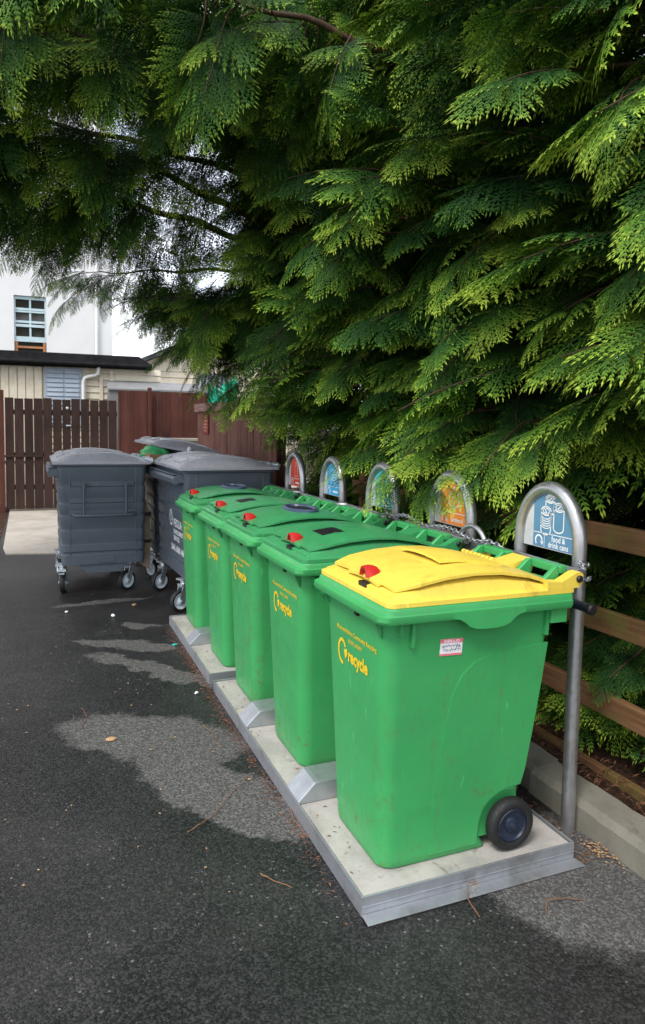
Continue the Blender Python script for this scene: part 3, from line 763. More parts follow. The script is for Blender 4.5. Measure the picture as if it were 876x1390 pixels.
def dumpster(loc, label, rz=0, lidrot=0.0, angs=(0, 0, 0, 0), lettering=False, ends=True):
    e = empty('dumpster', loc, label, 'dumpster', 'grey four wheeled dumpsters', rz)
    part('d_body', 'body', e, d_body, GREY, 34, bevel=.003); part('d_grip', 'grip', e, d_grip, GREY, 30, bevel=.005)
    lid = part('d_lid', 'lid', e, d_lid, GREY_LID, 40, bevel=.002)
    if lidrot:
        piv = Vector((DW+.02, 0, 1.30)); M = Matrix.Translation(piv) @ Matrix.Rotation(lidrot, 4, 'Y') @ Matrix.Translation(-piv); lid.matrix_local = M
        lid['label'] = 'lid propped open by rubbish'
    part('d_bar', 'hinge_bar', e, d_bar, ZINC, 40)
    part('d_frame', 'end_handle', e, d_frame, GREY, 50); part('d_logo', 'maker_mark', e, d_logo, GREY, None, lab='raised maker name in an oval')
    for (x, y), a in zip(CAST, angs): caster(e, x, y, a)
    return e
dL = dumpster((-1.015, 5.0, 0), 'grey dumpster standing alone on the left with its end handle facing out', 0, 0, (R(80), R(-145), R(95), R(150)))
dV = dumpster((-.015, 3.98, 0), 'grey dumpster with white company lettering beside the farthest green bin', R(2.6), 0, (R(200), R(160), R(205), R(90)))
dO = dumpster((-.06, 5.45, 0), 'grey dumpster at the back with its lid propped open by rubbish', 0, R(11), (R(120), R(60), R(200), R(20)))
# company lettering on the long side
fnV = lambda yc, zc: (lambda u, v, d: (.0195 + .030*(1.255-zc-v)/.955 - .0015 - d, yc-u, zc+v))
mb = MB(); f = fnV(.60, .805)
mb.ribbon([(.052*math.cos(a), .070*math.sin(a)) for a in np.linspace(0, 2*math.pi, 30)[:-1]], .016, f, 0, closed=True); mb.ribbon([(.03, .06), (-.008, .02), (.005, -.03)], .016, f, 0)
mb.obj('emblem', WTEXT, dV); mb = MB()
text_mb(mb, 'VEOLIA', .105, fnV(.51, .735), 0, 'LEFT', .002, .95); text_mb(mb, 'ENVIRONMENTAL', .060, fnV(.51, .665), 0, 'LEFT', .0015, .9); text_mb(mb, 'SERVICES', .060, fnV(.51, .605), 0, 'LEFT', .0015, .9)
mb.obj('lettering', WTEXT, dV); mb = MB()
text_mb(mb, '0845 6060 460', .085, fnV(.62, .50), 0, 'LEFT', .0022, 1.0)
mb.obj('phone_number', WTEXT, dV)
mb = MB(); mb.box((-.008, 1.0, 1.125), (.012, 1.025, 1.155)); o = mb.obj('red_tag', RED, dV)

# rubbish in the open dumpster and the added tan piece in the gap
def blob(name, c, r, m, label, cat, seed, sy=1.0):
    bm = bmesh.new(); bmesh.ops.create_icosphere(bm, subdivisions=4, radius=1); rr = random.Random(seed)
    ph = [(rr.uniform(3, 9), rr.uniform(3, 9), rr.uniform(3, 9), rr.uniform(0, 6)) for _ in range(7)]
    for v in bm.verts:
        k = 1 + sum(.05*math.sin(a*v.co.x+b*v.co.y+q*v.co.z+p) for a, b, q, p in ph); v.co *= k; v.co.x *= r[0]; v.co.y *= r[1]; v.co.z *= r[2]
    me = bpy.data.meshes.new(name); bm.to_mesh(me); bm.free(); me.materials.append(m); me.shade_smooth()
    return tag(link(name, me, None, c), label, cat)
blob('rubbish_bag', (.00, 5.60, 1.365), (.15, .13, .075), GREENBAG, 'bright green rubbish bag poking out of the open dumpster', 'rubbish bag', 1)
blob('rubbish_bag', (.22, 5.76, 1.36), (.24, .20, .11), BLACKBAG, 'shiny black rubbish bag under the propped lid', 'rubbish bag', 2)
mb = MB(); mb.box((-.19, -.14, -.05), (.19, .14, .05)); o = mb.obj('cardboard_box', CARD, None, bevel=.004, loc=(.06, 5.56, 1.30), rot=(R(4), R(6), R(14))); tag(o, 'brown cardboard box squashed under the green bag', 'cardboard box')
blob('paper_scrap', (.33, 5.42, 1.40), (.025, .02, .035), PAPER, 'small crumpled white paper on top of the lettered dumpster lid', 'paper', 5)
# tan piece added in place of the back dumpster's lit front
e = empty('added_tan_piece', (-.125, 5.40, 0), 'added tan piece standing in for the lit dumpster front in the gap', 'cardboard')
mb = MB(); mb.loft([[(-.08, -.04, .22), (.03, -.04, .16), (.03, .03, .16), (-.08, .03, .22)], [(-.095, -.03, .5), (.04, -.05, .45), (.04, .03, .45), (-.095, .03, .5)], [(-.075, -.05, .72), (.035, -.03, .7), (.035, .03, .7), (-.075, .03, .72)], [(-.08, 0, 1.0), (-.02, -.01, .96), (-.02, .04, .96), (-.08, .04, 1.0)]])
mb.obj('sheet', TAN, e, bevel=.004)
for z in (.44, .72):
    mb = MB(); mb.box((-.10, -.056, z), (.046, .037, z+.035)); mb.obj('dark_band', BLACK, e)

# ------------------------------------------------------------------ fences and gate
def boards(mb, x0, x1, w, gap, z0, ztop, y, th, jit=.012, axis='x'):
    x = x0; k = 0
    while x < x1 - .02:
        ww = min(w*random.uniform(.93, 1.05), x1-x); zt = ztop + random.uniform(-jit, jit); yy = y + random.uniform(-.004, .004)
        if axis == 'x': mb.box((x, yy, z0), (x+ww, yy+th, zt))
        else: mb.box((yy, x, z0), (yy+th, x+ww, zt))
        x += ww + gap*random.uniform(.5, 1.5); k += 1
g = empty('wooden_gate', (-1.70, 12.0, 0), 'dark brown slatted wooden gate with light showing between the boards', 'gate')
mb = MB(); random.seed(3); boards(mb, .0, 1.97, .150, .013, .06, 2.105, 0, .022); mb.obj('board_panel', FENCE_DARK, g, bevel=.003)
mb = MB()
for z in (.42, 1.02, 1.80): mb.box((.0, .024, z), (1.97, .07, z+.09))
mb.box((-.02, -.028, 1.02), (.62, -.002, 1.06)); mb.obj('gate_rail', FENCE_DARK, g, bevel=.003)
mb = MB(); mb.box((1.04, -.014, 1.60), (1.13, -.003, 1.625)); mb.lathe([(.022, 0), (.026, .008), (.015, .018)], (1.065, -.004, 1.935), (0, -1, 0), 14); mb.obj('latch', ZINC, g, smooth=40)
e = empty('fence_panel', (-1.76, 12.0, 0), 'red brown gate post and fence end at the left edge', 'fence')
mb = MB(); mb.box((-.05, -.03, 0), (.04, .06, 2.24)); mb.obj('post', FENCE_RED, e, bevel=.006)
mb = MB(); boards(mb, -1.6, -.06, .14, .006, .08, 2.12, 0, .022); mb.obj('board_panel', FENCE_RED, e, bevel=.003)
mb = MB(); mb.box((-1.6, -.02, 2.05), (-.055, -.002, 2.12)); mb.obj('rail', FENCE_RED, e, bevel=.003)
e = empty('fence_panel', (.29, 12.0, 0), 'tall red brown close boarded panel right of the dark gate', 'fence')
mb = MB(); boards(mb, 0, .55, .14, .003, .05, 2.30, 0, .024, .006); mb.obj('board_panel', FENCE_RED, e, bevel=.003)
mb = MB(); mb.box((.555, -.03, 0), (.625, .06, 2.37)); mb.box((-.006, -.012, .05), (.03, -.001, 2.30)); mb.obj('post', FENCE_RED, e, bevel=.005)
e = empty('fence_panel', (.93, 12.15, 0), 'red brown boarded panel farther back above the open dumpster', 'fence')
mb = MB(); boards(mb, 0, 1.6, .125, .005, .9, 2.30, 0, .022, .006); mb.obj('board_panel', FENCE_RED, e, bevel=.003)
mb = MB(); mb.box((.25, -.02, 1.36), (.33, -.001, 1.52)); mb.obj('gate_rail', FENCE_DARK, e)
e = empty('low_wall', (.9, 11.7, 0), 'pale stone low wall below the red brown boarded panel', 'wall')
mb = MB(); mb.box((.02, 0, 0), (1.6, .2, 1.34)); mb.box((0, -.03, 1.34), (1.6, .23, 1.40)); mb.obj('wall', STONE, e, bevel=.01)
# side fence behind the dumpsters
e = empty('side_fence', (1.16, 5.0, 0), 'worn red brown boarded fence with a pale cap behind the dumpsters', 'fence')
mb = MB(); random.seed(5); boards(mb, 0, 3.9, .135, .004, .06, 1.86, 0, .024, .004, 'y'); mb.obj('board_panel', FENCE_WORN, e, bevel=.003)
mb = MB(); mb.box((-.045, -.02, 1.865), (.075, 3.96, 1.985)); mb.obj('cap_rail', CAPWOOD, e, bevel=.006)
for y in (.1, 1.95, 3.82):
    mb = MB(); mb.box((.03, y-.05, 0), (.13, y+.05, 1.86)); mb.obj('post', FENCE_WORN, e, bevel=.005)
pl = empty('plaque', (1.145, 8.25, 1.68), 'small red notice plaque on the worn side fence', 'plaque')
mb = MB(); mb.box((-.008, -.165, -.14), (.008, .165, .14)); mb.obj('plate', PLAQUE, pl, bevel=.003)
mb = MB()
for k in range(5):
    hw = (.05, .11, .10, .12, .08)[k]; z = .095-.048*k; x = -hw
    while x < hw:
        q = random.uniform(.02, .05); mb.ribbon([(x, z), (min(hw, x+q), z)], .022, lambda u, v, d: (-.0095, -u, v)); x += q+.014
mb.obj('lettering', GOLD, pl)
# post and rail fence behind the hoops
e = empty('rail_fence', (1.25, -1.6, 0), 'mossy red brown post and rail fence behind the sign hoops', 'fence')
for z0, z1 in ((.012, .112), (.355, .462), (.745, .853), (1.135, 1.245)):
    mb = MB(); n = 16; rings = []
    for k in range(n+1):
        y = 4.85*k/n; dz = .006*math.sin(y*1.7+z0*9); dx = .004*math.sin(y*2.3+z0*5)
        rings.append([(dx, y, z0+dz), (dx+.04, y, z0+dz), (dx+.04, y, z1+dz), (dx, y, z1+dz)])
    mb.loft(rings); mb.obj('rail', RAILWOOD, e, bevel=.006)
for y in (-.3, 1.62, 3.3, 4.72):
    mb = MB(); mb.box((.042, y, -.05), (.132, y+.09, 1.32)); mb.obj('post', RAILWOOD, e, bevel=.006)

# ------------------------------------------------------------------ buildings
h = empty('outbuilding', (-1.0, 13, 0), 'cream boarded outbuilding with a black flat roof behind the gate', 'outbuilding')
mb = MB(); mb.box((-5, 0, 0), (2.25, 3.0, 2.76))
x = -5; 
z = 1.0
while z < 2.74:
    mb.add([(-.02, -.002, z), (2.25, -.002, z), (2.25, -.028, z+.006), (-.02, -.028, z+.006), (-.02, -.008, z+.125), (2.25, -.008, z+.125)], [(0, 1, 2, 3), (3, 2, 5, 4)]); z += .128
x = -5.0
while x < -.12:
    mb.box((x, -.03, .9), (x+.135, -.004, 2.75)); x += .15
mb.obj('wall', CREAM, h)
mb = MB(); mb.add([(-5.2, -.16, 2.755), (2.06, -.16, 2.775), (2.06, -.16, 2.87), (-5.2, -.16, 2.86), (-5.2, -.10, 3.03), (1.80, -.10, 3.04), (1.8, 3.2, 3.10), (-5.2, 3.2, 3.10), (-5.2, 3.2, 2.76), (2.06, 3.2, 2.77)],
    [(0, 1, 2, 3), (3, 2, 5, 4), (4, 5, 6, 7), (0, 8, 9, 1), (8, 7, 6, 9), (1, 9, 6, 5, 2), (0, 3, 4, 7, 8)]); mb.obj('roof', FELT, h, bevel=.01)
mb = MB(); mb.tube([(-5.2, -.20, 2.845), (2.0, -.20, 2.825)], .045, 10); mb.obj('gutter', FELT, h, smooth=50)
mb = MB(); mb.box((-.02, -.06, 1.6), (.68, -.032, 2.748)); sh = mb.obj('shutter', BLUEGREY, h, bevel=.004)
mb = MB()
for k in range(12):
    z = 1.64+k*.09; mb.add([(.03, -.062, z), (.33, -.062, z), (.33, -.078, z+.01), (.03, -.078, z+.01), (.03, -.062, z+.08), (.33, -.062, z+.08)], [(0,1,2,3),(3,2,5,4)])
    mb.add([(.36, -.062, z), (.63, -.062, z), (.63, -.078, z+.01), (.36, -.078, z+.01), (.36, -.062, z+.08), (.63, -.062, z+.08)], [(0,1,2,3),(3,2,5,4)])
mb.obj('louvre', BLUEGREY, sh)
mb = MB(); mb.tube([(.71, -.09, 1.2), (.71, -.09, 2.50), (.73, -.10, 2.555), (.78, -.10, 2.585), (.94, -.10, 2.625), (.99, -.12, 2.66), (1.0, -.14, 2.80)], .036, 12); mb.obj('drainpipe', WHITEPAINT, h, smooth=50)
mb = MB(); mb.box((1.22, -.045, 1.2), (1.30, -.03, 2.75)); mb.box((1.02, -.045, 1.9), (1.09, -.03, 2.6)); mb.obj('batten', CREAM, h)
# lean-to below
e = empty('lean_to', (.17, 12.6, 0), 'low grey sheeted lean-to between the fence and the outbuilding', 'lean-to')
mb = MB(); mb.box((.0, .0, 0), (2.4, .33, 2.33)); mb.obj('wall', GREYROOF, e)
mb = MB(); mb.add([(-.03, -.04, 2.33), (2.45, -.04, 2.33), (2.45, .36, 2.50), (-.0, .36, 2.50), (-.03, -.04, 2.36), (2.45, -.04, 2.36), (2.45, .36, 2.53), (0, .36, 2.53)], [(0,3,2,1),(4,5,6,7),(0,1,5,4),(1,2,6,5),(2,3,7,6),(3,0,4,7)]); mb.obj('roof', GREYROOF, e)
# gabled shed to the right
e = empty('gabled_shed', (1.2, 15, 0), 'cream boarded shed with a dark pitched roof seen past the branches', 'shed')
mb = MB(); mb.prism([(-.0, 0), (4.6, 0), (4.6, 3.1), (2.3, 4.15), (0, 3.1)], lambda u, v, d: (u, d, v), 0, 5)
z = 1.2
while z < 3.05:
    mb.add([(0, -.002, z), (4.6, -.002, z), (4.6, -.026, z+.006), (0, -.026, z+.006), (0, -.008, z+.14), (4.6, -.008, z+.14)], [(0,1,2,3),(3,2,5,4)]); z += .143
mb.obj('wall', CREAM, e)
mb = MB()
for s in (1, -1):
    a = [(2.3, 4.28), (2.3 - s*2.62, 3.08), (2.3 - s*2.62, 2.98), (2.3, 4.16)]
    mb.prism(a, lambda u, v, d: (u, d, v), -.30, 5.3)
mb.obj('roof', SLATE, e)
mb = MB(); mb.prism([(-.36, 2.94), (-.36, 3.12), (-.18, 3.20), (-.16, 3.04)], lambda u, v, d: (u, d, v), -.34, -.305); mb.tube([(-.2, -.36, 3.08), (-.03, -.36, 2.92), (.08, -.3, 2.78), (.12, -.25, 2.70)], .028, 8); mb.obj('bargeboard', WHITEPAINT, e)
mb = MB(); mb.box((1.25, -.06, 2.0), (2.1, -.03, 2.9)); mb.obj('window', BLUEGREY, e)
# white house
e = empty('white_house', (0, 19, 0), 'tall white rendered house rising behind the outbuilding', 'house')
WX0, WX1, WZ0, WZ1 = -1.70, -.885, 3.45, 5.08; HX1 = .86
mb = MB(); mb.box((-9, 0, 0), (WX0, 7, 12.5)); mb.box((WX1, 0, 0), (HX1, 7, 12.5)); mb.box((WX0, 0, WZ1), (WX1, 7, 12.5)); mb.box((WX0, 0, 0), (WX1, 7, WZ0)); mb.obj('wall', WHITEWALL, e)
mb = MB(); mb.add([(-9.3, -.3, 12.503), (HX1+.3, -.3, 12.503), (HX1+.3, 7.3, 12.503), (-9.3, 7.3, 12.503), (-6.5, 3.5, 14.7), (-1.9, 3.5, 14.7)], [(0,1,2,3),(0,1,5,4),(1,2,5),(2,3,4,5),(3,0,4)]); mb.obj('roof', SLATE, e)
wn = empty('window', (0, 0, 0), None, None); wn.parent = e; wn['label'] = 'pale blue sash window slid up over a timber sash'
mb = MB(); yw = .10
W = WX1-WX0
def bar(x0, x1, z0, z1, d=0.0): mb.box((WX0+x0*W, yw-.03+d, z0), (WX0+x1*W, yw+.03+d, z1))
bar(.002, .05, 3.85, 5.075); bar(.95, .998, 3.85, 5.075); bar(.05, .95, 4.99, 5.075); bar(.47, .53, 3.87, 4.99, .004); bar(.05, .95, 4.70, 4.76); bar(.05, .95, 4.64, 4.685, -.01); bar(.05, .95, 4.36, 4.42, .006); bar(.05, .95, 4.25, 4.32, -.012); bar(.05, .95, 3.85, 3.99, -.01)
mb.obj('frame', PALEBLUE, wn)
mb = MB(); bar(.02, .11, 3.46, 3.845); bar(.89, .98, 3.46, 3.845); bar(.11, .89, 3.68, 3.735); mb.obj('timber_sash', ORANGEWOOD, wn)
mb = MB(); mb.box((WX0+.001, yw+.034, WZ0+.001), (WX1-.001, yw+.045, WZ1-.001)); mb.obj('pane', GLASS, wn)
mb = MB(); mb.tube([(.43, -.07, 2.9), (.43, -.07, 12.4)], .045, 10); mb.obj('drainpipe', WHITEPAINT, e, smooth=50)
# green sheet glimpsed beyond the side fence
mb = MB(); nx, ny = 16, 10; vs = []; fs = []
for j in range(ny+1):
    for i in range(nx+1):
        u, v = i/nx, j/ny; vs.append((1.50+.46*u, 9.6+.10*math.sin(9*u+3*v)+.05*math.sin(17*u), 1.95+.42*v*(1-.25*math.sin(5*u))+.02*math.sin(14*u)))
for j in range(ny):
    for i in range(nx): fs.append((j*(nx+1)+i, j*(nx+1)+i+1, (j+1)*(nx+1)+i+1, (j+1)*(nx+1)+i))
mb.add(vs, fs); o = mb.obj('plastic_sheet', TARP, None, smooth=80); tag(o, 'bright turquoise plastic sheet glimpsed over the side fence', 'plastic sheet')
sm = o.modifiers.new('thick', 'SOLIDIFY'); sm.thickness = .01

# ------------------------------------------------------------------ conifers
def rotm(ax, a):
    return np.array(Matrix.Rotation(a, 3, ax))
def make_spray(seed, detail=True):
    """flat fern-like spray along +x, plane xy, unit length. returns verts (n,4,3), tip value"""
    r = np.random.default_rng(seed); Q = []; T = []
    def droop(x, y): return -.20*x*x - .55*abs(y)**1.5
    def quad(p, d, L, w, tv, z=0.0):
        n = np.array([-d[1], d[0]]); a = p; b = p + d*L*.34 + n*w; c = p + d*L; e = p + d*L*.34 - n*w
        Q.append([(k[0], k[1], droop(k[0], k[1]) + z) for k in (a, b, c, e)]); T.append(tv)
    N = 8 if detail else 19
    for i in range(24 if detail else 5):    # rachis
        m = 24 if detail else 5
        x0 = i/m; quad(np.array([x0, 0.0]), np.array([1.0, 0]), 1.15/m, .011 if detail else .022, .15 + .6*x0)
    for i in range(N):
        for s in (-1, 1):
            t = (i + .5*(s > 0) + r.uniform(-.15, .15))/N*.93 + .04
            L = .50*(1-t)**.72*min(1, .45+t*2.4)*r.uniform(.82, 1.15) + .06
            a = R(54 - 20*t) + r.uniform(-.12, .12)
            p0 = np.array([t, 0.0]); zz = r.uniform(-.012, .02)
            if not detail:
                quad(p0, np.array([math.cos(a), s*math.sin(a)]), L, .013, .15 + .5*t, r.uniform(-.02, .02)); 
                continue
            m = max(3, int(L/.060)); p = p0.copy()
            for k in range(m):
                f = k/m; aa = a - .30*f; d = np.array([math.cos(aa), s*math.sin(aa)])
                ll = .108*(1-.42*f)*(.75+.45*(1-t))*r.uniform(.75, 1.2); tv = min(1, .05 + .42*t + .50*f*f)
                quad(p, d, L/m*1.5, .0095, tv, zz*f)
                for s2 in (-1, 1):
                    if r.random() < .07: continue
                    b = aa + s2*R(r.uniform(28, 46)); quad(p + d*r.uniform(-.004, .012), np.array([math.cos(b), s*math.sin(b)]), ll*(1.0 if s2 < 0 else .82), .0118, min(1, tv+.10), zz*f + r.uniform(-.006, .010))
                p = p + d*L/m
            quad(p, d, .085, .012, 1.0, zz)
    for b in (-R(28), 0, R(28)): quad(np.array([.97, 0.0]), np.array([math.cos(b), math.sin(b)]), .085, .012, 1.0)
    return np.array(Q), np.array(T)
SPR = [make_spray(100+i) for i in range(5)]; SPR_LO = [make_spray(200+i, False) for i in range(3)]
def make_cluster(seed, detail=True, length=.64, n=7):
    """branchlet with a drooping axis along +x, sprays to both sides; returns quads, tips, axis pts"""
    r = np.random.default_rng(seed); Q = []; T = []; S = SPR if detail else SPR_LO
    def axis(s): return np.array([length*s, .03*math.sin(3*s+seed), -.16*length*s*s])
    def put(s, ang, size, roll, pitch):
        q, tv = S[r.integers(len(S))]
        Mx = rotm('Z', ang) @ rotm('Y', pitch) @ rotm('X', roll)
        Q.append((q.reshape(-1, 3)*size) @ Mx.T + axis(s)); 
        Q[-1] = Q[-1].reshape(-1, 4, 3); T.append(np.clip(tv*(.62+.38*s) + r.uniform(-.08, .08), 0, 1))
    for i in range(n):
        s = .10 + .86*i/n; sg = 1 if i % 2 else -1
        put(s, sg*R(r.uniform(36, 56))*(1-.35*s), length*r.uniform(.58, .80)*(1-.30*s), sg*R(r.uniform(-10, 22)), R(r.uniform(-4, 26)))
    put(.97, R(r.uniform(-8, 8)), length*.55, R(r.uniform(-12, 12)), R(r.uniform(14, 30)))
    return np.concatenate(Q), np.concatenate(T), [axis(s) for s in np.linspace(0, 1, 6)]
CL = [make_cluster(300+i) for i in range(8)]; CL_LO = [make_cluster(400+i, False, .75, 8) for i in range(4)]
EYE = np.array([-1.1755, -2.0471, 1.6803])
def gap(P):   # opening in the crown beside the trunk side of the long bough
    x, y, z = np.array(P) - EYE
    b = x/y; e = z/math.hypot(x, y)
    return .145 < b < .30 and .195 < e < .40 and y > 5.2
class Crown:
    def __init__(s): s.q = []; s.t = []; s.h = []; s.wood = MB(); s.n = 0
    def add(s, P, d, size=1.0, droop=0.0, roll=0.0, lo=False, wood=True, bright=1.0, root=None):
        """P: base, d: outward direction, plane kept roughly level then drooped"""
        d = np.array(d, float); d /= np.linalg.norm(d)
        if gap(np.array(P) + d*.3*size) and rng.random() < .85: return
        az = math.atan2(d[1], d[0]); el = math.asin(max(-1, min(1, d[2])))
        Mx = rotm('Z', az) @ rotm('Y', -el + droop) @ rotm('X', roll)
        q, t, ax = (CL_LO if lo else CL)[rng.integers(4 if lo else 8)]
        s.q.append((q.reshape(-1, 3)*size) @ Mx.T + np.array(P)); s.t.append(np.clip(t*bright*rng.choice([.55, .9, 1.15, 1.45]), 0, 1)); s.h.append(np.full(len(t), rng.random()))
        A = [(Mx @ a)*size + np.array(P) for a in ax]
        if wood: s.wood.tube([tuple(a) for a in A], [.0065*(1-.12*i) for i in range(6)], 5)
        if root is not None:
            p0, p1 = np.array(root), np.array(P); mid = (p0+p1)/2 + np.array([0, 0, .12*np.linalg.norm(p1-p0)])
            pts = [tuple((1-u)**2*p0 + 2*u*(1-u)*mid + u*u*p1) for u in np.linspace(0, 1, 7)]
            s.wood.tube(pts, [.016*(1-.09*i) for i in range(7)], 5)
    def build(s, parent):
        q = np.concatenate([x.reshape(-1, 3) for x in s.q]).astype(np.float32) - np.array(parent.location, dtype=np.float32); t = np.repeat(np.concatenate(s.t), 4).astype(np.float32); h = np.repeat(np.concatenate(s.h), 4).astype(np.float32)
        n = len(q)//4; me = bpy.data.meshes.new('crown'); me.vertices.add(4*n); me.loops.add(4*n); me.polygons.add(n)
        me.vertices.foreach_set('co', q.ravel()); me.loops.foreach_set('vertex_index', np.arange(4*n, dtype=np.int32))
        me.polygons.foreach_set('loop_start', np.arange(0, 4*n, 4, dtype=np.int32)); me.polygons.foreach_set('use_smooth', np.ones(n, dtype=bool))
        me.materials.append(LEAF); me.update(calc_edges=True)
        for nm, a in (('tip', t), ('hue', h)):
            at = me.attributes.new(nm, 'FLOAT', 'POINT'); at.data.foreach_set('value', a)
        link('crown', me, parent)
        o = s.wood.obj('branches', BARK, parent, smooth=60)
        o.data.transform(Matrix.Translation(-Vector(parent.location)))
        return n
TREES = [((2.55, -.2), 'bushy green conifer at the right edge behind the rail fence'),
         ((2.75, 2.3), 'tall conifer with bright drooping sprays above the orange and teal signs'),
         ((2.6, 4.9), 'big conifer whose boughs reach left over the grey dumpsters')]
crowns = []
for (tx, ty), lab in TREES:
    e = empty('conifer_tree', (tx, ty, 0), lab, 'conifer', 'conifers behind the rail fence')
    mb = MB(); pts = [(.03*math.sin(z*1.3), .04*math.cos(z*.9)-.04, z-.1) for z in np.linspace(0, 8.2, 14)]
    mb.tube(pts, [.21*(1-.105*i/1.5)+.01 if i else .27 for i in range(14)], 14); mb.obj('trunk', BARK, e, smooth=60)
    crowns.append((Crown(), e, (tx, ty)))
def nearest(y): return min(range(3), key=lambda i: abs(TREES[i][0][1]-y))
def front(y, z):
    """x of the outer face of the foliage"""
    x = np.interp(z, [.0, .9, 1.15, 1.5, 2.0, 2.6, 3.4, 4.2, 5.2, 6.2], [1.45, 1.4, 1.22, .92, .78, .68, .62, .72, .95, 1.3])
    if y < .9: x += (.12*(.9-y) + .30*max(0, 1.75-z)) if z > 1.1 else 0
    if y > 3.2 and z > 1.5: x -= min(.62, (y-3.2)*.40)*np.interp(z, [1.5, 2.0, 3.2, 4.5], [.3, 1, 1, .4])
    if y > 4.2 and 2.85 < z < 3.9: x += .35*min(1, (z-2.85)*3)
    if y > 6.0: x += (y-6.0)*.6
    x += .16*math.sin(1.9*y+2.3*z) + .13*math.sin(3.7*y-3.1*z+1)
    return x
TIER = .285
for layer in range(5):
    z = .18; row = 0
    while z < 6.3:
        step = (.35, .37, .44, .55, .62)[layer]
        y = -1.6 + (row % 2)*step*.5
        while y < 7.2:
            yy = y + rng.uniform(-.16, .16); zz = z + rng.uniform(-.15, .15) + .12*math.sin(2.1*yy+z)
            keep = rng.random()
            if zz < 1.2 and (layer == 0 and keep < .15): y += step; continue
            if layer <= 1 and keep < (.30, .20)[layer]: y += step; continue
            zmin = np.interp(yy, [2.1, 2.4, 3.2, 4.1, 4.8, 6.5], [0, 1.72, 1.78, 1.92, 2.42, 2.9])
            if zz < zmin and not (zz < 1.1 and yy < 4.2): y += step; continue
            if yy < 1.0 and (1.02 < zz < 1.55 or (zz < 1.85 and keep < .6)) and layer < 3 and zz > 1: y += step; continue
            if zz < 1.15 and yy > 5.0: y += step; continue
            base = front(yy, zz) + .44 + (0, .28, .62, .98, 1.35)[layer] + rng.uniform(-.10, .12)
            if zz < 1.15: base = max(base, 1.80 + .2*layer + (.12 if yy > .6 else -.06))
            ci = nearest(yy); c = crowns[ci][0]; tx, ty = crowns[ci][2]
            if yy < 1.1 and zz < 1.95: base = max(base, 1.78)
            side = np.clip((yy-ty)*.45, -.8, .8)
            d = (-1, side + rng.uniform(-.95, .60), rng.uniform(-.22, .25))
            size = (rng.uniform(.56, 1.0) if zz > 1.2 else rng.uniform(.5, .75))*(1 if layer < 2 else 1.25)
            c.add((base, yy, zz), d, size, R(rng.uniform(-4, 26)), R(rng.uniform(-34, 34)), lo=(layer >= 4), wood=(layer < 2), root=(tx, ty, max(.2, zz-.25)) if layer == 0 and rng.random() < .5 else None)
            y += step*rng.uniform(.85, 1.15)
        z += TIER*(1, 1.05, 1.2, 1.3, 1.3)[layer]; row += 1
for k in range(120):   # low shoots behind the rails
    yy = rng.uniform(-1.7, 4.4); zz = rng.uniform(.18, .84)
    crowns[nearest(yy)][0].add((rng.uniform(1.74, 2.1), yy, zz), (-1, rng.uniform(-.8, .5), rng.uniform(-.1, .5)), rng.uniform(.45, .72), R(rng.uniform(0, 25)), R(rng.uniform(-40, 40)))
for P, d, sz in (((1.22, 1.30, 1.66), (-1, -.10, -.30), .75), ((1.25, 1.02, 1.72), (-1, -.25, -.2), .72), ((1.2, 1.72, 1.62), (-1, -.2, -.25), .72), ((1.25, 2.05, 1.66), (-1, -.3, -.3), .7), ((1.2, 1.5, 1.78), (-1, 0, -.2), .9), ((1.3, .60, 1.85), (-1, -.1, -.22), .7), ((1.50, .42, .66), (-.9, -.2, -.1), .40)):
    crowns[nearest(P[1])][0].add(P, d, sz, R(14), R(rng.uniform(-20, 20)), root=(2.5, P[1]+.3, 1.6))
for k in range(95):   # low growth between the rail fence and the boarded fence
    yy = rng.uniform(2.9, 5.3); zz = rng.uniform(.45, 2.05)
    crowns[nearest(yy)][0].add((rng.uniform(1.62, 1.95), yy, zz), (-1, rng.uniform(-.7, .4), rng.uniform(-.2, .3)), rng.uniform(.55, .82), R(rng.uniform(0, 25)), R(rng.uniform(-40, 40)))
# hidden bulk on the far side of the trunks
for ci, (c, e, (tx, ty)) in enumerate(crowns):
    for k in range(320):
        a = rng.uniform(-1.9, 1.9); zz = rng.uniform(.4, 7.6); rr = np.interp(zz, [0, 2, 5, 8], [1.5, 1.6, 1.2, .3])*rng.uniform(.35, 1)
        c.add((tx+rr*math.cos(a)*.8, ty+rr*math.sin(a), zz), (math.cos(a), math.sin(a), -.05), 1.25, R(25), 0, lo=True, wood=False)
    for k in range(70):
        a = rng.uniform(0, 6.28); zz = rng.uniform(6.0, 8.6); rr = np.interp(zz, [5.8, 8.6], [.9, .15])*rng.uniform(.4, 1)
        c.add((tx+rr*math.cos(a), ty+rr*math.sin(a), zz), (math.cos(a), math.sin(a), -.05), 1.0, R(25), 0, lo=True, wood=False)
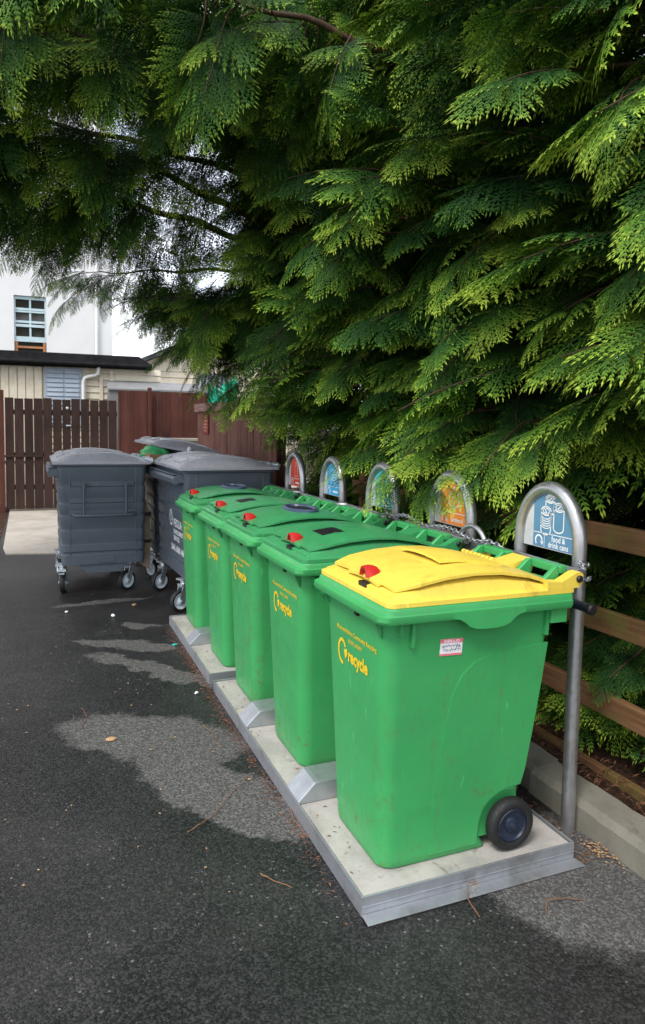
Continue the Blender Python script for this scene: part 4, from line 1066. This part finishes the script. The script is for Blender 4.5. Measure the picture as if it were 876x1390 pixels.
# boughs reaching left over the yard
BOUGHS = [(2, [(2.6, 4.9, 2.6), (1.6, 4.6, 3.2), (.4, 4.4, 3.70), (-.8, 4.25, 3.95), (-1.9, 4.1, 3.90), (-2.8, 4.0, 3.7)], .045, .40),
          (2, [(2.6, 4.95, 2.9), (1.5, 5.5, 3.5), (.3, 5.9, 3.95), (-1.0, 6.1, 4.1), (-2.4, 6.0, 3.9), (-3.6, 5.8, 3.6)], .05, .42),
          (2, [(2.6, 4.85, 3.4), (1.4, 4.2, 4.0), (.2, 3.7, 4.3), (-1.0, 3.4, 4.4), (-2.2, 3.2, 4.25)], .045, .38),
          (2, [(2.6, 4.9, 4.0), (1.3, 5.0, 4.7), (0, 5.0, 5.0), (-1.3, 4.9, 5.05), (-2.8, 4.8, 4.8)], .045, .38),
          (2, [(2.6, 4.9, 4.4), (1.4, 4.0, 5.0), (.2, 3.3, 5.2), (-1.0, 2.9, 5.15), (-2.2, 2.6, 4.95)], .04, .38),
          (1, [(2.75, 2.3, 3.6), (1.5, 2.4, 4.1), (.4, 2.5, 4.35), (-.6, 2.5, 4.3)], .04, .36),
          (2, [(2.6, 4.9, 4.9), (1.2, 5.6, 5.7), (-.4, 6.0, 6.0), (-2.0, 6.1, 5.9), (-3.6, 6.1, 5.5)], .045, .42),
          (2, [(2.6, 4.9, 3.1), (1.6, 6.0, 3.5), (.7, 6.9, 3.6), (-.4, 7.6, 3.6)], .04, .42),
          (2, [(2.6, 4.9, 4.6), (1.2, 4.6, 5.4), (-.2, 4.3, 5.6), (-1.6, 4.0, 5.5), (-3.0, 3.8, 5.2)], .04, .34),
          (2, [(2.6, 4.9, 5.2), (1.0, 6.4, 6.5), (-.8, 7.0, 7.0), (-2.4, 7.2, 6.9), (-4.2, 7.2, 6.4)], .045, .36),
          (2, [(2.6, 4.9, 3.2), (.9, 4.6, 3.95), (-.6, 4.35, 4.1), (-2.0, 4.1, 4.05), (-3.0, 3.9, 3.85)], .035, .34),
          (2, [(2.6, 4.9, 2.2), (1.7, 5.0, 2.75), (.9, 5.0, 2.95), (.35, 5.0, 2.9)], .03, .36)]
for ci, P, r0, step in BOUGHS:
    c = crowns[ci][0]; P = [np.array(p) for p in P]
    n = 10*(len(P)-1); pts = []
    for i in range(len(P)-1):
        pm, p0, p1, pn = P[max(i-1, 0)], P[i], P[i+1], P[min(i+2, len(P)-1)]
        for k in range(10):
            u = k/10; pts.append(.5*((2*p0) + (p1-pm)*u + (2*pm-5*p0+4*p1-pn)*u*u + (3*p0-pm-3*p1+pn)*u**3))
    pts.append(P[-1])
    pts = [p + np.array([0, 0, .02*math.sin(i*1.1)]) for i, p in enumerate(pts)]
    c.wood.tube([tuple(p) for p in pts], [r0*(1-.85*i/len(pts)) for i in range(len(pts))], 9)
    acc = 0
    for i in range(8, len(pts)-1):
        seg = np.linalg.norm(pts[i+1]-pts[i]); acc += seg; t = (pts[i+1]-pts[i])/seg; az = math.atan2(t[1], t[0])
        while acc > step*.32:
            acc -= step*.32
            sg = rng.choice([-1, 1]); a = az + sg*R(rng.uniform(25, 80)); p = pts[i] + np.array([0, 0, rng.uniform(-.06, .05)])
            if -.85 < p[0] < .2 and p[1] < 5 and p[2] < 3.75 and rng.random() < .8: continue
            d = (math.cos(a), math.sin(a), rng.uniform(-.35, .15)); sz = rng.uniform(.75, 1.15)
            c.add(p, d, sz, R(rng.uniform(2, 34)), R(rng.uniform(-30, 30)))
            if rng.random() < .55:   # a second spray farther out on the side twig
                off = np.array(d)/np.linalg.norm(d)*rng.uniform(.35, .6)*sz; c.add(p + off + np.array([0, 0, -.08]), (d[0], d[1], -.3), sz*.85, R(rng.uniform(15, 45)), R(rng.uniform(-25, 25)))
            if rng.random() < .35:   # hanging shoot
                c.add(p, (math.cos(a)*.5, math.sin(a)*.5, -1), sz*.8, 0, R(rng.uniform(-60, 60)))
    c.add(pts[-1], pts[-1]-pts[-3], .95, R(12), 0)
NQ = [c.build(e) for c, e, _ in crowns]
print('crown quads', NQ)


# ------------------------------------------------------------------ small things on the ground
def twig(pts, r, label):
    P = [Vector((x, y, .006 + z)) for x, y, z in pts]; mb = MB()
    Q = []
    for i in range(len(P)-1):
        for k in range(5): Q.append(P[i].lerp(P[i+1], k/5) + Vector((random.uniform(-.003, .003), random.uniform(-.003, .003), 0)))
    Q.append(P[-1]); mb.tube(Q, [r*.66*(1-.5*i/len(Q)) for i in range(len(Q))], 6)
    return tag(mb.obj('twig', TWIGM, None, smooth=60), label, 'twig', 'dead twigs on the asphalt')
random.seed(21)
twig([(-.62, .72, 0), (-.50, .80, .004), (-.38, .95, .002), (-.26, 1.07, 0)], .0035, 'long pale twig across the dry patch of asphalt')
twig([(-.14, .83, 0), (-.185, .66, .004), (-.17, .52, 0), (-.10, .38, 0), (-.065, .33, .004)], .0038, 'curved brown twig beside the near platform edge')
twig([(-.42, .36, 0), (-.38, .29, .003), (-.335, .24, 0)], .0038, 'short brown twig on the dark wet asphalt')
twig([(-.34, 1.72, 0), (-.31, 1.60, .006), (-.33, 1.50, .004), (-.30, 1.42, 0)], .0035, 'bent twig standing near the platform joint')
twig([(.44, -.20, 0), (.48, -.155, .012), (.56, -.17, .008), (.62, -.19, 0)], .0036, 'pale twig on the dry asphalt before the near platform')
twig([(.215, -.13, .0), (.22, -.05, .012), (.255, .0, .03), (.30, .01, .02)], .0034, 'twig hooked over the flange of the near platform')
twig([(-.95, 2.2, 0), (-.93, 2.05, .003), (-.97, 1.9, 0)], .003, 'thin twig at the far end of the dry asphalt')
# needle litter: uncountable scraps along edges
def litter(name, n, fn, m, smin, smax, label, ar=(.12, .3)):
    vs = []; fs = []
    for i in range(n):
        x, y, z = fn(); a = random.uniform(0, math.pi); L = random.uniform(smin, smax); w = L*random.uniform(*ar); tz = random.uniform(-.4, .4)*L
        dx, dy = math.cos(a)*L, math.sin(a)*L; px, py = -math.sin(a)*w, math.cos(a)*w; b = len(vs)
        vs += [(x-dx, y-dy, z), (x+px, y+py, z+abs(tz)*.5+.001), (x+dx, y+dy, z+abs(tz)*.4), (x-px, y-py, z+.002)]; fs.append((b, b+1, b+2, b+3))
    mb = MB(); mb.add(vs, fs); return tag(mb.obj(name, m), label, None, None, 'stuff')
def edge():
    y = random.triangular(.1, 3.9, 2.6) if random.random() < .8 else random.uniform(.0, 3.9)
    return (-.172 - abs(random.gauss(0, .034)), y, .004)
litter('needle_litter', 950, edge, LITTER, .004, .014, 'rust brown needles along the platform edge')
litter('needle_litter', 1300, lambda: (.765+abs(random.gauss(0, .06)), random.uniform(-.02, 3.8), .004), LITTER, .004, .018, 'brown needles between platform and kerb')
litter('needle_litter', 2600, lambda: (1.10+abs(random.gauss(0, .12)), random.uniform(-1.5, 4.6), .115+random.uniform(0, .015)), LITTER, .006, .030, 'brown needles lying behind the kerb', (.05, .14))
litter('leaf_litter', 160, lambda: (random.uniform(-1.9, .3), random.uniform(.3, 7), .004), LEAFDRY, .004, .010, 'tiny dry scraps scattered over the asphalt', (.3, .8))
litter('leaf_litter', 70, lambda: (.885+random.gauss(0, .022), .02+random.gauss(0, .06), .005+random.uniform(0, .010)), LEAFDRY, .004, .011, 'pale dry leaves gathered at the kerb foot', (.3, .7))
litter('needle_litter', 90, lambda: (random.uniform(-.15, -.055), random.uniform(.1, 3.7), ZT+.003), LITTER, .003, .012, 'a few needles fallen on the concrete platforms')
litter('leaf_litter', 700, lambda: (random.uniform(-5, -1.68), random.uniform(7.8, 12), .008), LITTER, .01, .04, 'fallen leaves on the verge', (.3, .8))
def chip(x, y, s, m, label, cat, flat=.35):
    bm = bmesh.new(); bmesh.ops.create_icosphere(bm, subdivisions=2, radius=1)
    for v in bm.verts: v.co = Vector((v.co.x*s*random.uniform(.7, 1.3), v.co.y*s*.7*random.uniform(.7, 1.2), v.co.z*s*flat))
    me = bpy.data.meshes.new(cat.replace(' ', '_')); bm.to_mesh(me); bm.free(); me.materials.append(m)
    return tag(link(cat.replace(' ', '_'), me, None, (x, y, s*flat), (0, 0, random.uniform(0, 6))), label, cat)
TEAL = simple('turquoise_plastic_shard', (.02, .50, .42), .35, 0, .1, 30)
chip(-.225, 3.22, .022, TEAL, 'small turquoise plastic shard beside the far platform', 'plastic shard', .25)
chip(-.58, 4.18, .022, PAPER, 'white crumpled scrap on the wet asphalt before the dumpsters', 'paper scrap', .6)
chip(-.95, 4.45, .02, PAPER, 'pale scrap on the asphalt before the left dumpster', 'paper scrap', .4)
chip(-.36, 4.5, .022, LEAFDRY, 'curled tan leaf on the asphalt between the dumpsters', 'leaf', .5)
chip(-.27, 2.2, .014, PAPER, 'white pebble near the platform joint', 'pebble', .6)
chip(-.83, 1.72, .03, LEAFDRY, 'dry brown leaf on the pale dry patch', 'leaf', .2)

# ------------------------------------------------------------------ camera
q = dict(cx=-1.1755, cy=-2.0471, cz=1.6803, yaw=.3868, pitch=.0749, roll=.0165, f=954.25)
cam = bpy.data.cameras.new('camera'); co = bpy.data.objects.new('camera', cam); COL.objects.link(co)
y_, t_, r_ = q['yaw'], q['pitch'], q['roll']
fw = Vector((math.sin(y_)*math.cos(t_), math.cos(y_)*math.cos(t_), -math.sin(t_))); rt = Vector((math.cos(y_), -math.sin(y_), 0)); up = rt.cross(fw)
rt2 = rt*math.cos(r_)+up*math.sin(r_); up2 = up*math.cos(r_)-rt*math.sin(r_)
M = Matrix((rt2, up2, -fw)).transposed().to_4x4(); M.translation = (q['cx'], q['cy'], q['cz']); co.matrix_world = M
cam.sensor_fit = 'VERTICAL'; cam.sensor_height = 36; cam.lens = q['f']*36/1390; cam.shift_y = -45/1390; cam.clip_start = .05; cam.clip_end = 1000
scene.camera = co
cam.dof.use_dof = True; cam.dof.focus_distance = 3.3; cam.dof.aperture_fstop = 10.0

# ------------------------------------------------------------------ light
SUN_EL, SUN_AZ = 52, 232     # azimuth measured from +Y towards +X
sd = Vector((math.sin(R(SUN_AZ))*math.cos(R(SUN_EL)), math.cos(R(SUN_AZ))*math.cos(R(SUN_EL)), math.sin(R(SUN_EL))))
sun = bpy.data.lights.new('sun', 'SUN'); sun.energy = 1.5; sun.angle = R(18); sun.color = (1, .965, .91)
so = bpy.data.objects.new('sun', sun); COL.objects.link(so); so.rotation_euler = sd.to_track_quat('Z', 'Y').to_euler(); so.location = (-8, -8, 12)
w = bpy.data.worlds.new('World'); scene.world = w; w.use_nodes = True; nt = w.node_tree; bg = nt.nodes['Background']
sky = nt.nodes.new('ShaderNodeTexSky'); sky.sky_type = 'NISHITA'; sky.sun_disc = False; sky.sun_elevation = R(SUN_EL); sky.sun_rotation = R(SUN_AZ); sky.air_density = 1.0; sky.dust_density = 1.5
tc = nt.nodes.new('ShaderNodeTexCoord'); mp = nt.nodes.new('ShaderNodeMapping'); mp.inputs['Scale'].default_value = (1, 1, 2.2); nt.links.new(tc.outputs['Generated'], mp.inputs['Vector'])
nz = nt.nodes.new('ShaderNodeTexNoise'); nz.inputs['Scale'].default_value = 3.2; nz.inputs['Detail'].default_value = 8; nz.inputs['Roughness'].default_value = .6; nt.links.new(mp.outputs[0], nz.inputs['Vector'])
mr = nt.nodes.new('ShaderNodeMapRange'); mr.interpolation_type = 'SMOOTHSTEP'; nt.links.new(nz.outputs['Fac'], mr.inputs[0])
for i, v in zip((1, 2, 3, 4), (.36, .58, .35, 1.0)): mr.inputs[i].default_value = v
mx = nt.nodes.new('ShaderNodeMix'); mx.data_type = 'RGBA'; nt.links.new(mr.outputs[0], mx.inputs[0]); nt.links.new(sky.outputs[0], mx.inputs[6]); mx.inputs[7].default_value = (9.0, 9.3, 9.8, 1)
nt.links.new(mx.outputs[2], bg.inputs['Color']); bg.inputs['Strength'].default_value = .12
scene.view_settings.view_transform = 'Standard'; scene.view_settings.look = 'None'; scene.view_settings.gamma = 1; scene.view_settings.exposure = .85; scene.view_settings.use_curve_mapping = False
scene.cycles.max_bounces = 6; scene.cycles.diffuse_bounces = 3; scene.cycles.glossy_bounces = 3; scene.cycles.transmission_bounces = 3
scene.cycles.use_denoising = True
